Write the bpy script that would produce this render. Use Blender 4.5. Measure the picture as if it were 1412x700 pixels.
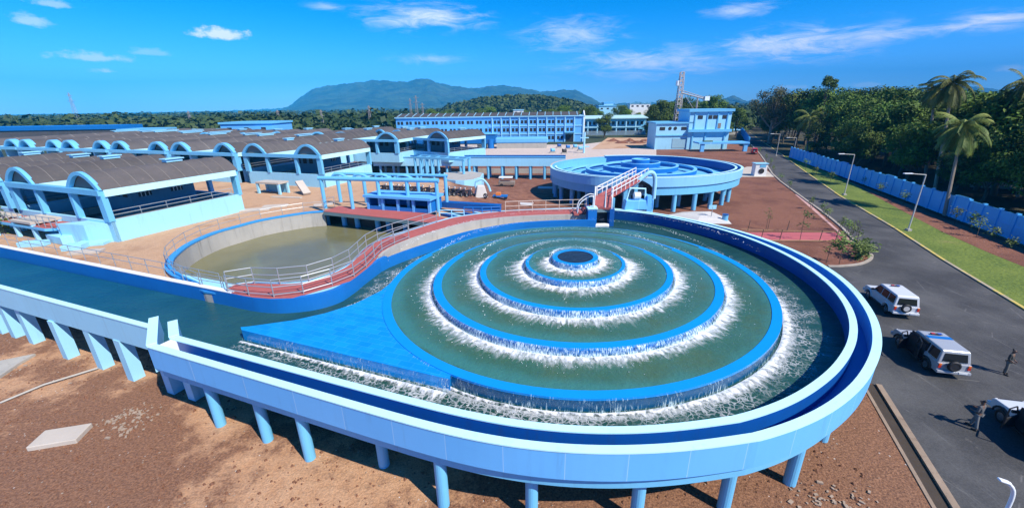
import bpy, bmesh, math, random
import numpy as np
from mathutils import Vector, Matrix, geometry
from mathutils.bvhtree import BVHTree
PI = math.pi
R = math.radians
rnd = random.Random(11)
for o in list(bpy.data.objects): bpy.data.objects.remove(o)
SC = bpy.context.scene
COL = SC.collection
# ------------------------------------------------------------------ camera
FPX, HCAM = 568.0, 16.2
PITCH = math.atan(204.5/FPX); ROLL = R(-0.9)
_F = Vector((0, math.cos(PITCH), -math.sin(PITCH))); _U = Vector((0, math.sin(PITCH), math.cos(PITCH))); _R = Vector((1, 0, 0))
CR = math.cos(ROLL)*_R + math.sin(ROLL)*_U; CU = -math.sin(ROLL)*_R + math.cos(ROLL)*_U
cam = bpy.data.cameras.new('camera'); camo = bpy.data.objects.new('camera', cam); COL.objects.link(camo)
m = Matrix((CR, CU, -_F)).transposed().to_4x4(); m.translation = (0, 0, HCAM); camo.matrix_world = m
cam.sensor_width = 36; cam.sensor_fit = 'HORIZONTAL'; cam.lens = FPX/1412*36; cam.clip_start = .5; cam.clip_end = 30000
SC.camera = camo
def ray(u, v): return _F + (u-706)/FPX*CR + (350-v)/FPX*CU
def at(u, v, z=0.0):                      # measured photo point on a level of known height
    q = ray(u, v); p = q*((z-HCAM)/q.z); return Vector((p.x, p.y, z))
def aty(u, v, y):
    q = ray(u, v); p = q*(y/q.y); return Vector((p.x, y, p.z+HCAM))
# ------------------------------------------------------------------ world and sun
SUN_DIR = Vector((.74*math.cos(R(47)), -.67*math.cos(R(47)), math.sin(R(47)))).normalized()
W = bpy.data.worlds.new('World'); SC.world = W; W.use_nodes = True
nt = W.node_tree; nt.nodes.clear()
def N(t, kind, **kw):
    n = t.nodes.new(kind)
    for k, v in kw.items():
        if k in n.inputs: n.inputs[k].default_value = v
        else: setattr(n, k, v)
    return n
def math_(t, op, a, b=None, c=None, clamp=False):
    n = t.nodes.new('ShaderNodeMath'); n.operation = op; n.use_clamp = clamp
    for i, x in enumerate((a, b, c)):
        if x is None: continue
        if isinstance(x, (int, float)): n.inputs[i].default_value = x
        else: t.links.new(x, n.inputs[i])
    return n.outputs[0]
def mix_(t, f, a, b, blend='MIX'):
    n = t.nodes.new('ShaderNodeMix'); n.data_type = 'RGBA'; n.blend_type = blend
    for s, x in ((n.inputs[0], f), (n.inputs[6], a), (n.inputs[7], b)):
        if isinstance(x, (int, float)): s.default_value = x
        elif isinstance(x, tuple): s.default_value = (*x, 1) if len(x) == 3 else x
        else: t.links.new(x, s)
    return n.outputs[2]
def step_(t, x, a, b, lo=0.0, hi=1.0):
    n = t.nodes.new('ShaderNodeMapRange'); n.interpolation_type = 'SMOOTHSTEP'
    t.links.new(x, n.inputs[0]); n.inputs[1].default_value = a; n.inputs[2].default_value = b
    n.inputs[3].default_value = lo; n.inputs[4].default_value = hi
    return n.outputs[0]
def noise_(t, vec, scale, detail=4, rough=.55, dist=0.0):
    n = N(t, 'ShaderNodeTexNoise'); n.inputs['Scale'].default_value = scale; n.inputs['Detail'].default_value = detail
    n.inputs['Roughness'].default_value = rough; n.inputs['Distortion'].default_value = dist
    if vec is not None: t.links.new(vec, n.inputs['Vector'])
    return n.outputs['Fac']
sky = N(nt, 'ShaderNodeTexSky', sky_type='NISHITA', sun_disc=False)
sky.sun_elevation = math.asin(SUN_DIR.z); sky.sun_rotation = math.atan2(SUN_DIR.x, SUN_DIR.y)
sky.air_density = 1.0; sky.dust_density = 0; sky.ozone_density = 2.0
hs = N(nt, 'ShaderNodeHueSaturation'); hs.inputs['Saturation'].default_value = 1.3; hs.inputs['Hue'].default_value = .488; hs.inputs['Value'].default_value = 1.0
nt.links.new(sky.outputs[0], hs.inputs['Color'])
tc = N(nt, 'ShaderNodeTexCoord'); sep = N(nt, 'ShaderNodeSeparateXYZ'); nt.links.new(tc.outputs['Generated'], sep.inputs[0])
az = math_(nt, 'ARCTAN2', sep.outputs[0], sep.outputs[1]); el = math_(nt, 'ARCSINE', sep.outputs[2])
cx = N(nt, 'ShaderNodeCombineXYZ'); nt.links.new(az, cx.inputs[0]); nt.links.new(el, cx.inputs[1])
def mapped(sx, sy, ox=0., oy=0.):
    mp = N(nt, 'ShaderNodeMapping'); mp.inputs['Scale'].default_value = (sx, sy, 1); mp.inputs['Location'].default_value = (ox, oy, 0)
    nt.links.new(cx.outputs[0], mp.inputs[0]); return mp.outputs[0]
puff = noise_(nt, mapped(1, 1.5), 30, 9, .62); wisp = noise_(nt, mapped(1, 4.2, .3), 12, 9, .66, .9)
cloud = None
def add_cloud(u, v, wu, wv, kind, amt):
    global cloud
    q = ray(u, v).normalized(); a0 = math.atan2(q.x, q.y); e0 = math.asin(q.z)
    q2 = ray(u+wu, v).normalized(); q3 = ray(u, v-wv).normalized()
    wa = abs(math.atan2(q2.x, q2.y)-a0); we = abs(math.asin(q3.z)-e0)
    dx = math_(nt, 'DIVIDE', math_(nt, 'SUBTRACT', az, a0), wa); dy = math_(nt, 'DIVIDE', math_(nt, 'SUBTRACT', el, e0), we)
    if kind == 'puff':   # flat base
        dy = math_(nt, 'MULTIPLY', dy, math_(nt, 'ADD', 1.0, math_(nt, 'MULTIPLY', math_(nt, 'LESS_THAN', dy, 0.0), .9)))
    d = math_(nt, 'SQRT', math_(nt, 'ADD', math_(nt, 'MULTIPLY', dx, dx), math_(nt, 'MULTIPLY', dy, dy)))
    if kind == 'puff': c = step_(nt, math_(nt, 'ADD', math_(nt, 'SUBTRACT', 1.0, d), math_(nt, 'MULTIPLY', math_(nt, 'SUBTRACT', puff, .5), 2.6)), .05, .75, 0, amt)
    else: c = math_(nt, 'MULTIPLY', step_(nt, math_(nt, 'ADD', math_(nt, 'MULTIPLY', math_(nt, 'SUBTRACT', 1.0, d), .35), wisp), .52, 1.0, 0, amt), step_(nt, d, 1.15, .15))
    cloud = c if cloud is None else math_(nt, 'MAXIMUM', cloud, c)
add_cloud(303, 49, 46, 15, 'puff', .95); add_cloud(32, 30, 44, 14, 'puff', .5); add_cloud(128, 80, 60, 11, 'puff', .62); add_cloud(150, 99, 26, 6, 'puff', .6)
add_cloud(213, 74, 40, 8, 'puff', .3); add_cloud(70, 6, 40, 10, 'puff', .4)
add_cloud(585, 24, 130, 32, 'wisp', .85); add_cloud(785, 48, 110, 40, 'wisp', .6); add_cloud(590, 82, 80, 12, 'wisp', .5); add_cloud(1090, 62, 210, 40, 'wisp', 1.0)
add_cloud(1365, 30, 170, 24, 'wisp', 1.0); add_cloud(1230, 46, 150, 22, 'wisp', .8); add_cloud(1020, 14, 80, 16, 'wisp', .6); add_cloud(890, 88, 210, 34, 'wisp', .9); add_cloud(450, 10, 40, 10, 'wisp', .4); add_cloud(1395, 95, 30, 10, 'puff', .35); add_cloud(1190, 118, 40, 6, 'puff', .3); add_cloud(1090, 121, 30, 5, 'puff', .3)
tint = mix_(nt, step_(nt, el, .0, .22), (.58, 1.2, 2.9), (.006, 1.0, 2.0))
skyblue = mix_(nt, 1.0, hs.outputs[0], tint, 'MULTIPLY')
skycol = mix_(nt, cloud, skyblue, (13.5, 14.0, 14.6))
bg = N(nt, 'ShaderNodeBackground'); bg.inputs['Strength'].default_value = .066
nt.links.new(skycol, bg.inputs[0]); wo = N(nt, 'ShaderNodeOutputWorld'); nt.links.new(bg.outputs[0], wo.inputs[0])
sun = bpy.data.lights.new('sun', 'SUN'); sun.energy = 5.0; sun.angle = R(.5); sun.color = (1, .94, .83)
suno = bpy.data.objects.new('sun', sun); COL.objects.link(suno); suno.rotation_euler = SUN_DIR.to_track_quat('Z', 'Y').to_euler()
SC.view_settings.view_transform = 'Standard'; SC.view_settings.look = 'None'; SC.view_settings.exposure = 0.45; SC.view_settings.gamma = 1
SC.cycles.max_bounces = 6; SC.cycles.transparent_max_bounces = 12

# ------------------------------------------------------------------ materials
MATS = {}
def new_mat(name):
    mt = bpy.data.materials.new(name); mt.use_nodes = True; t = mt.node_tree; t.nodes.clear()
    out = N(t, 'ShaderNodeOutputMaterial'); b = N(t, 'ShaderNodeBsdfPrincipled'); t.links.new(b.outputs[0], out.inputs[0])
    return mt, t, b, out
def wpos(t, sx=1, sy=1, sz=1):
    g = N(t, 'ShaderNodeNewGeometry'); mp = N(t, 'ShaderNodeMapping'); mp.inputs['Scale'].default_value = (sx, sy, sz)
    t.links.new(g.outputs['Position'], mp.inputs[0]); return mp.outputs[0]
def bump_(t, b, h, strength, dist=.05):
    n = N(t, 'ShaderNodeBump'); n.inputs['Strength'].default_value = strength; n.inputs['Distance'].default_value = dist
    t.links.new(h, n.inputs['Height']); t.links.new(n.outputs[0], b.inputs['Normal'])
def M(name, col, rough=.6, var=.12, scale=.8, bump=.0, metal=0., streak=0., spec=.5, dirt=None):
    if name in MATS: return MATS[name]
    mt, t, b, out = new_mat(name)
    p = wpos(t); n1 = noise_(t, p, scale, 5)
    c = mix_(t, n1, tuple(x*(1-var) for x in col), tuple(min(1, x*(1+var)) for x in col))
    if streak:
        n2 = noise_(t, wpos(t, 2.2, 2.2, .22), 1.3, 5, .6)
        c = mix_(t, step_(t, n2, .52, .8, 0, streak), c, dirt or tuple(x*.45+.02 for x in col))
    t.links.new(c, b.inputs['Base Color']); b.inputs['Roughness'].default_value = rough; b.inputs['Metallic'].default_value = metal
    b.inputs['Specular IOR Level'].default_value = spec
    if bump: bump_(t, b, noise_(t, p, scale*12, 4), bump, .03)
    MATS[name] = mt; return mt
SKYB = M('sky blue paint', (.15, .48, .74), .5, .09, .5, .15, streak=.38)
SKYL = M('pale blue paint', (.33, .67, .86), .5, .09, .4, .15, streak=.32)
PERI = M('soft blue paint', (.13, .46, .88), .5, .08, .35, .1, streak=.30)
RIM = M('pale cyan paint', (.52, .86, .92), .55, .07, .6, .1, streak=.25)
DEEP = M('deep blue paint', (.004, .085, .33), .38, .2, .7, .1, streak=.45)
MIDB = M('strong blue paint', (.008, .16, .50), .4, .12, .6, .1, streak=.15)
ROYAL = M('vivid wet blue paint', (.006, .27, .72), .25, .10, .8, .08)
WHITE = M('white paint', (.78, .80, .80), .5, .06, .8, .1, streak=.15)
CONC = M('grey concrete', (.40, .38, .34), .85, .2, .6, .4, streak=.55, dirt=(.13, .12, .10))
SLAB = M('pale concrete slab', (.50, .44, .37), .9, .15, .8, .5)
ROOF = M('dark weathered roof', (.085, .075, .072), .9, .35, .5, .5, streak=.5, dirt=(.16, .13, .11))
def vary(mt, a):
    t = mt.node_tree; b = next(x for x in t.nodes if x.type == 'BSDF_PRINCIPLED'); src = b.inputs['Base Color'].links[0].from_socket; oi = N(t, 'ShaderNodeObjectInfo'); h = N(t, 'ShaderNodeHueSaturation'); t.links.new(src, h.inputs['Color']); t.links.new(math_(t, 'ADD', 1-a, math_(t, 'MULTIPLY', oi.outputs['Random'], 2*a)), h.inputs['Value']); t.links.new(h.outputs[0], b.inputs['Base Color'])
vary(ROOF, .22)
SEAM = M('roof joint', (.20, .18, .165), .9, .2)
REDP = M('red oxide paving', (.40, .10, .085), .75, .22, .9, .3, streak=.3, dirt=(.42, .25, .2))
STEEL = M('galvanised steel', (.42, .45, .46), .45, .15, 2, metal=.5)
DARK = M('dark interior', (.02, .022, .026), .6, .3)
BLACK = M('black rubber', (.012, .012, .013), .6, .2, 5)
GLASS = M('dark glass', (.012, .016, .02), .08, .1)
TYMP = M('grey infill wall', (.16, .155, .15), .9, .2, .8, .2)
KERB = M('kerb concrete', (.38, .33, .27), .9, .25, 1.2, .4, streak=.5)
DARKW = M('dark tank water', (.01, .016, .016), .12, .2)
BARK = M('tree bark', (.10, .08, .06), .95, .3, 2, .6)
PBARK = M('pale bark', (.26, .22, .18), .95, .3, 2, .6)
def tiled():
    mt, t, b, out = new_mat('wet blue tiles'); p = wpos(t); mp = N(t, 'ShaderNodeMapping'); mp.inputs['Rotation'].default_value = (0, 0, .36); t.links.new(p, mp.inputs[0])
    br = N(t, 'ShaderNodeTexBrick'); t.links.new(mp.outputs[0], br.inputs['Vector']); br.inputs['Scale'].default_value = 1.0; br.inputs['Brick Width'].default_value = .8; br.inputs['Row Height'].default_value = .42; br.inputs['Mortar Size'].default_value = .012
    br.inputs['Color1'].default_value = (.005, .25, .68, 1); br.inputs['Color2'].default_value = (.008, .30, .76, 1); br.inputs['Mortar'].default_value = (.03, .34, .72, 1)
    n = noise_(t, p, .7, 5); c = mix_(t, step_(t, n, .4, .75, 0, .35), br.outputs['Color'], (.004, .17, .5)); t.links.new(c, b.inputs['Base Color']); b.inputs['Roughness'].default_value = .22
    bump_(t, b, noise_(t, p, 5, 4), .25, .03); return mt
TILES = tiled()
ORANGE = M('orange plastic', (.75, .22, .04), .5)
TARP = M('white sheeting', (.55, .53, .50), .7, .1, 1, .3)
MUD = M('drain mud', (.055, .04, .028), .95, .3, 1.5, .5)

def earth_mat(name, a, b_, dark, dk=(.47, .58), grain=.25, specks=True, grad=False):
    mt, t, b, out = new_mat(name)
    p = wpos(t); n1 = noise_(t, p, .11, 7, .62); n2 = noise_(t, p, 1.6, 6, .7); n3 = noise_(t, p, 9, 4, .75)
    c = mix_(t, step_(t, n2, .3, .7), a, b_)
    k = math_(t, 'ADD', n1, math_(t, 'MULTIPLY', math_(t, 'SUBTRACT', n2, .5), .18))
    if grad:
        sx = N(t, 'ShaderNodeSeparateXYZ'); t.links.new(p, sx.inputs[0])
        k = math_(t, 'ADD', k, step_(t, sx.outputs[0], -4, 12, 0, .34))
    c = mix_(t, step_(t, k, dk[0], dk[1], 0, .9), c, dark)
    c = mix_(t, grain, c, mix_(t, step_(t, n3, .3, .72), (.0, .0, .0), tuple(min(1, 1.9*x) for x in a)))
    if specks:
        v = N(t, 'ShaderNodeTexVoronoi'); v.inputs['Scale'].default_value = 2.6; t.links.new(p, v.inputs['Vector'])
        sp = math_(t, 'MULTIPLY', math_(t, 'LESS_THAN', v.outputs['Distance'], .09), step_(t, noise_(t, p, .5, 3), .48, .6))
        c = mix_(t, sp, c, (.62, .56, .5))
    t.links.new(c, b.inputs['Base Color']); b.inputs['Roughness'].default_value = .95
    h = math_(t, 'ADD', math_(t, 'MULTIPLY', n2, .9), math_(t, 'MULTIPLY', n3, .4)); bump_(t, b, h, .9, .16)
    MATS[name] = mt; return mt
EARTH = earth_mat('bare brown earth', (.47, .25, .13), (.58, .35, .205), (.125, .045, .024), (.44, .52), .26, True, True)
REDE = earth_mat('red brown earth', (.20, .078, .044), (.26, .108, .062), (.115, .04, .024), (.45, .62), .26)
SAND = earth_mat('tan sand', (.50, .30, .17), (.56, .35, .21), (.28, .13, .07), (.58, .7), .12)
YARD = earth_mat('pale paved yard', (.52, .42, .35), (.60, .50, .43), (.45, .33, .25), (.55, .75), .06, False)
FIELD = earth_mat('distant green land', (.030, .050, .018), (.045, .065, .024), (.02, .035, .014), (.45, .6), .2, False)
LITTER = earth_mat('leaf litter ground', (.075, .055, .03), (.05, .06, .02), (.03, .035, .014), (.45, .6), .2, False)  # dark leaf litter and grass on the grove floor
def joints(mt, cx, cy, n):
    t = mt.node_tree; b = next(x for x in t.nodes if x.type == 'BSDF_PRINCIPLED'); src = b.inputs['Base Color'].links[0].from_socket
    s_ = N(t, 'ShaderNodeSeparateXYZ'); t.links.new(wpos(t), s_.inputs[0]); a = math_(t, 'ARCTAN2', math_(t, 'SUBTRACT', s_.outputs[1], cy), math_(t, 'SUBTRACT', s_.outputs[0], cx))
    k = math_(t, 'MULTIPLY', a, n/6.2832); fr = math_(t, 'FRACT', k); ln = math_(t, 'LESS_THAN', fr, .012); pn = N(t, 'ShaderNodeTexWhiteNoise', noise_dimensions='1D'); t.links.new(math_(t, 'FLOOR', k), pn.inputs['W'])
    c = mix_(t, math_(t, 'MULTIPLY', pn.outputs['Value'], .12), src, (.30, .62, .95)); c = mix_(t, math_(t, 'MULTIPLY', ln, .45), c, (.55, .75, .9)); t.links.new(c, b.inputs['Base Color'])
joints(PERI, 4.6, 28.13, 47)
def asphalt():
    mt, t, b, out = new_mat('asphalt')
    p = wpos(t); n1 = noise_(t, p, .16, 6, .6); n3 = noise_(t, p, 14, 3, .8); st = noise_(t, wpos(t, 1.6, .12, 1), 1.6, 6, .65)
    c = mix_(t, step_(t, n1, .35, .7), (.036, .036, .037), (.105, .103, .10))
    c = mix_(t, step_(t, st, .56, .75, 0, .7), c, (.15, .146, .14))
    dd = noise_(t, p, .9, 7, .75); c = mix_(t, step_(t, dd, .62, .74, 0, .6), c, (.24, .22, .195))
    vv = N(t, 'ShaderNodeTexVoronoi', feature='DISTANCE_TO_EDGE'); vv.inputs['Scale'].default_value = .22; t.links.new(wpos(t, 1.3, .8, 1), vv.inputs['Vector']); c = mix_(t, math_(t, 'MULTIPLY', step_(t, vv.outputs['Distance'], .012, .0), step_(t, noise_(t, p, .5, 3), .5, .62, 0, .4)), c, (.3, .28, .26))
    c = mix_(t, .25, c, mix_(t, step_(t, n3, .35, .7), (0, 0, 0), (.12, .12, .12)))
    t.links.new(c, b.inputs['Base Color']); b.inputs['Roughness'].default_value = .85; bump_(t, b, n3, .5, .03); return mt
ASPH = asphalt()
def grass_mat():
    mt, t, b, out = new_mat('grass')
    p = wpos(t); n1 = noise_(t, p, .22, 6, .6); n2 = noise_(t, p, 3.5, 5, .7)
    c = mix_(t, step_(t, n1, .35, .66), (.065, .12, .011), (.135, .19, .022)); c = mix_(t, step_(t, n1, .62, .75, 0, .7), c, (.26, .20, .09))
    c = mix_(t, .35, c, mix_(t, step_(t, n2, .3, .7), (.01, .03, .0), (.3, .36, .06)))
    t.links.new(c, b.inputs['Base Color']); b.inputs['Roughness'].default_value = .95; bump_(t, b, n2, .8, .12); return mt
GRASS = grass_mat()
def water_mat(name, a, b_, rough=.06, wave=.35, scale=1.4, stretch=(1, 1, 1), spec=.5):
    mt, t, b, out = new_mat(name)
    p = wpos(t, *stretch); n0 = noise_(t, wpos(t), .18, 5); n1 = noise_(t, p, scale, 5, .6, .4); n2 = noise_(t, p, scale*3.2, 4, .65, .3)
    c = mix_(t, step_(t, n0, .35, .65), a, b_); t.links.new(c, b.inputs['Base Color'])
    b.inputs['Roughness'].default_value = rough; b.inputs['IOR'].default_value = 1.33; b.inputs['Specular IOR Level'].default_value = spec
    bump_(t, b, math_(t, 'ADD', n1, math_(t, 'MULTIPLY', n2, .45)), wave, .12); MATS[name] = mt; return mt
WTER = water_mat('green terrace water', (.038, .118, .076), (.052, .140, .100), .08, .6, 2.2)
def shallows(mt):
    t = mt.node_tree; b = next(x for x in t.nodes if x.type == 'BSDF_PRINCIPLED'); src = b.inputs['Base Color'].links[0].from_socket
    vs = N(t, 'ShaderNodeVectorMath', operation='SUBTRACT'); t.links.new(wpos(t), vs.inputs[0]); vs.inputs[1].default_value = (4.6, 28.13, 0); mp = N(t, 'ShaderNodeMapping'); mp.inputs['Scale'].default_value = (1, 1, 0); t.links.new(vs.outputs[0], mp.inputs[0])
    ln = N(t, 'ShaderNodeVectorMath', operation='LENGTH'); t.links.new(mp.outputs[0], ln.inputs[0]); r = math_(t, 'ADD', ln.outputs['Value'], math_(t, 'MULTIPLY', math_(t, 'SUBTRACT', noise_(t, wpos(t), .8, 5), .5), 1.1)); k = None
    for R_ in (12.9, 9.6, 6.5, 3.4):
        x = math_(t, 'MULTIPLY', step_(t, r, R_-1.0, R_), step_(t, r, R_+.5, R_+.2)); k = x if k is None else math_(t, 'MAXIMUM', k, x)
    n = noise_(t, wpos(t), .35, 6, .65); src2 = mix_(t, step_(t, n, .42, .66, 0, .7), src, (.060, .115, .052))
    t.links.new(mix_(t, math_(t, 'MULTIPLY', k, .8), src2, (.045, .19, .17)), b.inputs['Base Color'])
shallows(WTER)
WTRO = water_mat('dark trough water', (.010, .036, .036), (.016, .05, .05), .07, .75, 1.1)
WCH = water_mat('blue green channel water', (.004, .045, .075), (.008, .060, .085), .07, .9, 1.2, (1, 1.6, 1))
WPND = water_mat('muddy pond water', (.150, .142, .065), (.180, .172, .085), .10, .22, 1.0)
WPIPE = water_mat('dark pipe water', (.012, .016, .02), (.02, .025, .03), .10, .3, 3)
def foam_mat(name, lace=0.):
    mt, t, b, out = new_mat(name)
    uv = N(t, 'ShaderNodeUVMap'); s = N(t, 'ShaderNodeSeparateXYZ'); t.links.new(uv.outputs[0], s.inputs[0])
    mp = N(t, 'ShaderNodeMapping'); mp.inputs['Scale'].default_value = (1, .5, 1); t.links.new(uv.outputs[0], mp.inputs[0])
    n1 = noise_(t, mp.outputs[0], 3.6, 5, .58, .3); n2 = noise_(t, uv.outputs[0], 2.2, 5, .6, 1.2)
    k = math_(t, 'ADD', math_(t, 'MULTIPLY', math_(t, 'SUBTRACT', 1.0, s.outputs[1]), 1.08), math_(t, 'MULTIPLY', math_(t, 'SUBTRACT', n1, .5), 1.8))
    al = step_(t, k, .30, 1.05, 0, .97 if lace < 2 else .36)
    if lace == 1:
        p = wpos(t); nd = N(t, 'ShaderNodeTexNoise'); nd.inputs['Scale'].default_value = 2.5; nd.inputs['Detail'].default_value = 4; t.links.new(p, nd.inputs['Vector'])
        pd = N(t, 'ShaderNodeVectorMath', operation='MULTIPLY_ADD'); t.links.new(nd.outputs['Color'], pd.inputs[0]); pd.inputs[1].default_value = (.5, .5, 0); t.links.new(p, pd.inputs[2])
        vo = N(t, 'ShaderNodeTexVoronoi', feature='DISTANCE_TO_EDGE'); vo.inputs['Scale'].default_value = 4.2; t.links.new(pd.outputs[0], vo.inputs['Vector'])
        net = step_(t, vo.outputs['Distance'], .16, .0); patch = step_(t, math_(t, 'ADD', math_(t, 'MULTIPLY', math_(t, 'SUBTRACT', 1.0, s.outputs[1]), .55), math_(t, 'MULTIPLY', math_(t, 'SUBTRACT', noise_(t, p, 1.1, 4), .5), 1.6)), .0, .55)
        al = math_(t, 'MULTIPLY', net, math_(t, 'MULTIPLY', patch, .42))
    b.inputs['Roughness'].default_value = .6
    c = mix_(t, step_(t, n1, .3, .6), (.74, .80, .83), (.93, .95, .96)); t.links.new(c, b.inputs['Base Color'])
    b.inputs['Subsurface Weight'].default_value = 0
    tr = N(t, 'ShaderNodeBsdfTransparent'); mx = N(t, 'ShaderNodeMixShader'); t.links.new(al, mx.inputs[0]); t.links.new(tr.outputs[0], mx.inputs[1]); t.links.new(b.outputs[0], mx.inputs[2]); t.links.new(mx.outputs[0], out.inputs[0])
    bump_(t, b, n1, .35, .08); MATS[name] = mt; return mt
FOAM = foam_mat('white foam'); LACE = foam_mat('lacy foam', 1); THIN = foam_mat('thin foam', 2)
def fall_mat(name, dens):
    mt, t, b, out = new_mat(name)
    uv = N(t, 'ShaderNodeUVMap'); mp = N(t, 'ShaderNodeMapping'); mp.inputs['Scale'].default_value = (7, .9, 1); t.links.new(uv.outputs[0], mp.inputs[0])
    n1 = noise_(t, mp.outputs[0], 2.2, 6, .7); sp = N(t, 'ShaderNodeSeparateXYZ'); t.links.new(uv.outputs[0], sp.inputs[0])
    mp2 = N(t, 'ShaderNodeMapping'); mp2.inputs['Scale'].default_value = (.35, .1, 1); t.links.new(uv.outputs[0], mp2.inputs[0])
    n2 = noise_(t, mp2.outputs[0], 1.2, 3)
    k = math_(t, 'ADD', math_(t, 'ADD', n1, math_(t, 'MULTIPLY', sp.outputs[1], .10)), math_(t, 'MULTIPLY', math_(t, 'SUBTRACT', n2, .5), .35))
    al = step_(t, k, dens, dens+.16, 0, .85)
    t.links.new(mix_(t, step_(t, k, dens+.08, dens+.3), (.42, .60, .68), (.88, .93, .95)), b.inputs['Base Color']); b.inputs['Roughness'].default_value = .25
    tr = N(t, 'ShaderNodeBsdfTransparent'); mx = N(t, 'ShaderNodeMixShader'); t.links.new(al, mx.inputs[0]); t.links.new(tr.outputs[0], mx.inputs[1]); t.links.new(b.outputs[0], mx.inputs[2]); t.links.new(mx.outputs[0], out.inputs[0])
    MATS[name] = mt; return mt
FALL = fall_mat('falling water', .58)
FALLW = fall_mat('falling white water', .47)
def leaf_mat(name, a, b_, nscale=.35):
    mt, t, b, out = new_mat(name)
    oi = N(t, 'ShaderNodeObjectInfo'); n1 = noise_(t, wpos(t), nscale, 4)
    c = mix_(t, step_(t, n1, .3, .7), a, b_)
    h = N(t, 'ShaderNodeHueSaturation'); h.inputs['Hue'].default_value = .5
    t.links.new(c, h.inputs['Color']); t.links.new(math_(t, 'ADD', .65, math_(t, 'MULTIPLY', oi.outputs['Random'], .7)), h.inputs['Value'])
    t.links.new(math_(t, 'ADD', .485, math_(t, 'MULTIPLY', oi.outputs['Random'], .02)), h.inputs['Hue'])
    t.links.new(h.outputs[0], b.inputs['Base Color']); b.inputs['Roughness'].default_value = .6; b.inputs['Specular IOR Level'].default_value = .25
    MATS[name] = mt; return mt
LEAF = leaf_mat('dark foliage', (.036, .088, .011), (.125, .20, .024))
LEAFB = leaf_mat('brown tinged foliage', (.05, .06, .022), (.11, .10, .04))
LEAFL = leaf_mat('light foliage', (.05, .10, .02), (.13, .18, .035))
PALM = leaf_mat('palm fronds', (.05, .09, .014), (.18, .20, .04))
WOODS = leaf_mat('distant woodland', (.026, .062, .016), (.075, .12, .03), .02)

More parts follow.
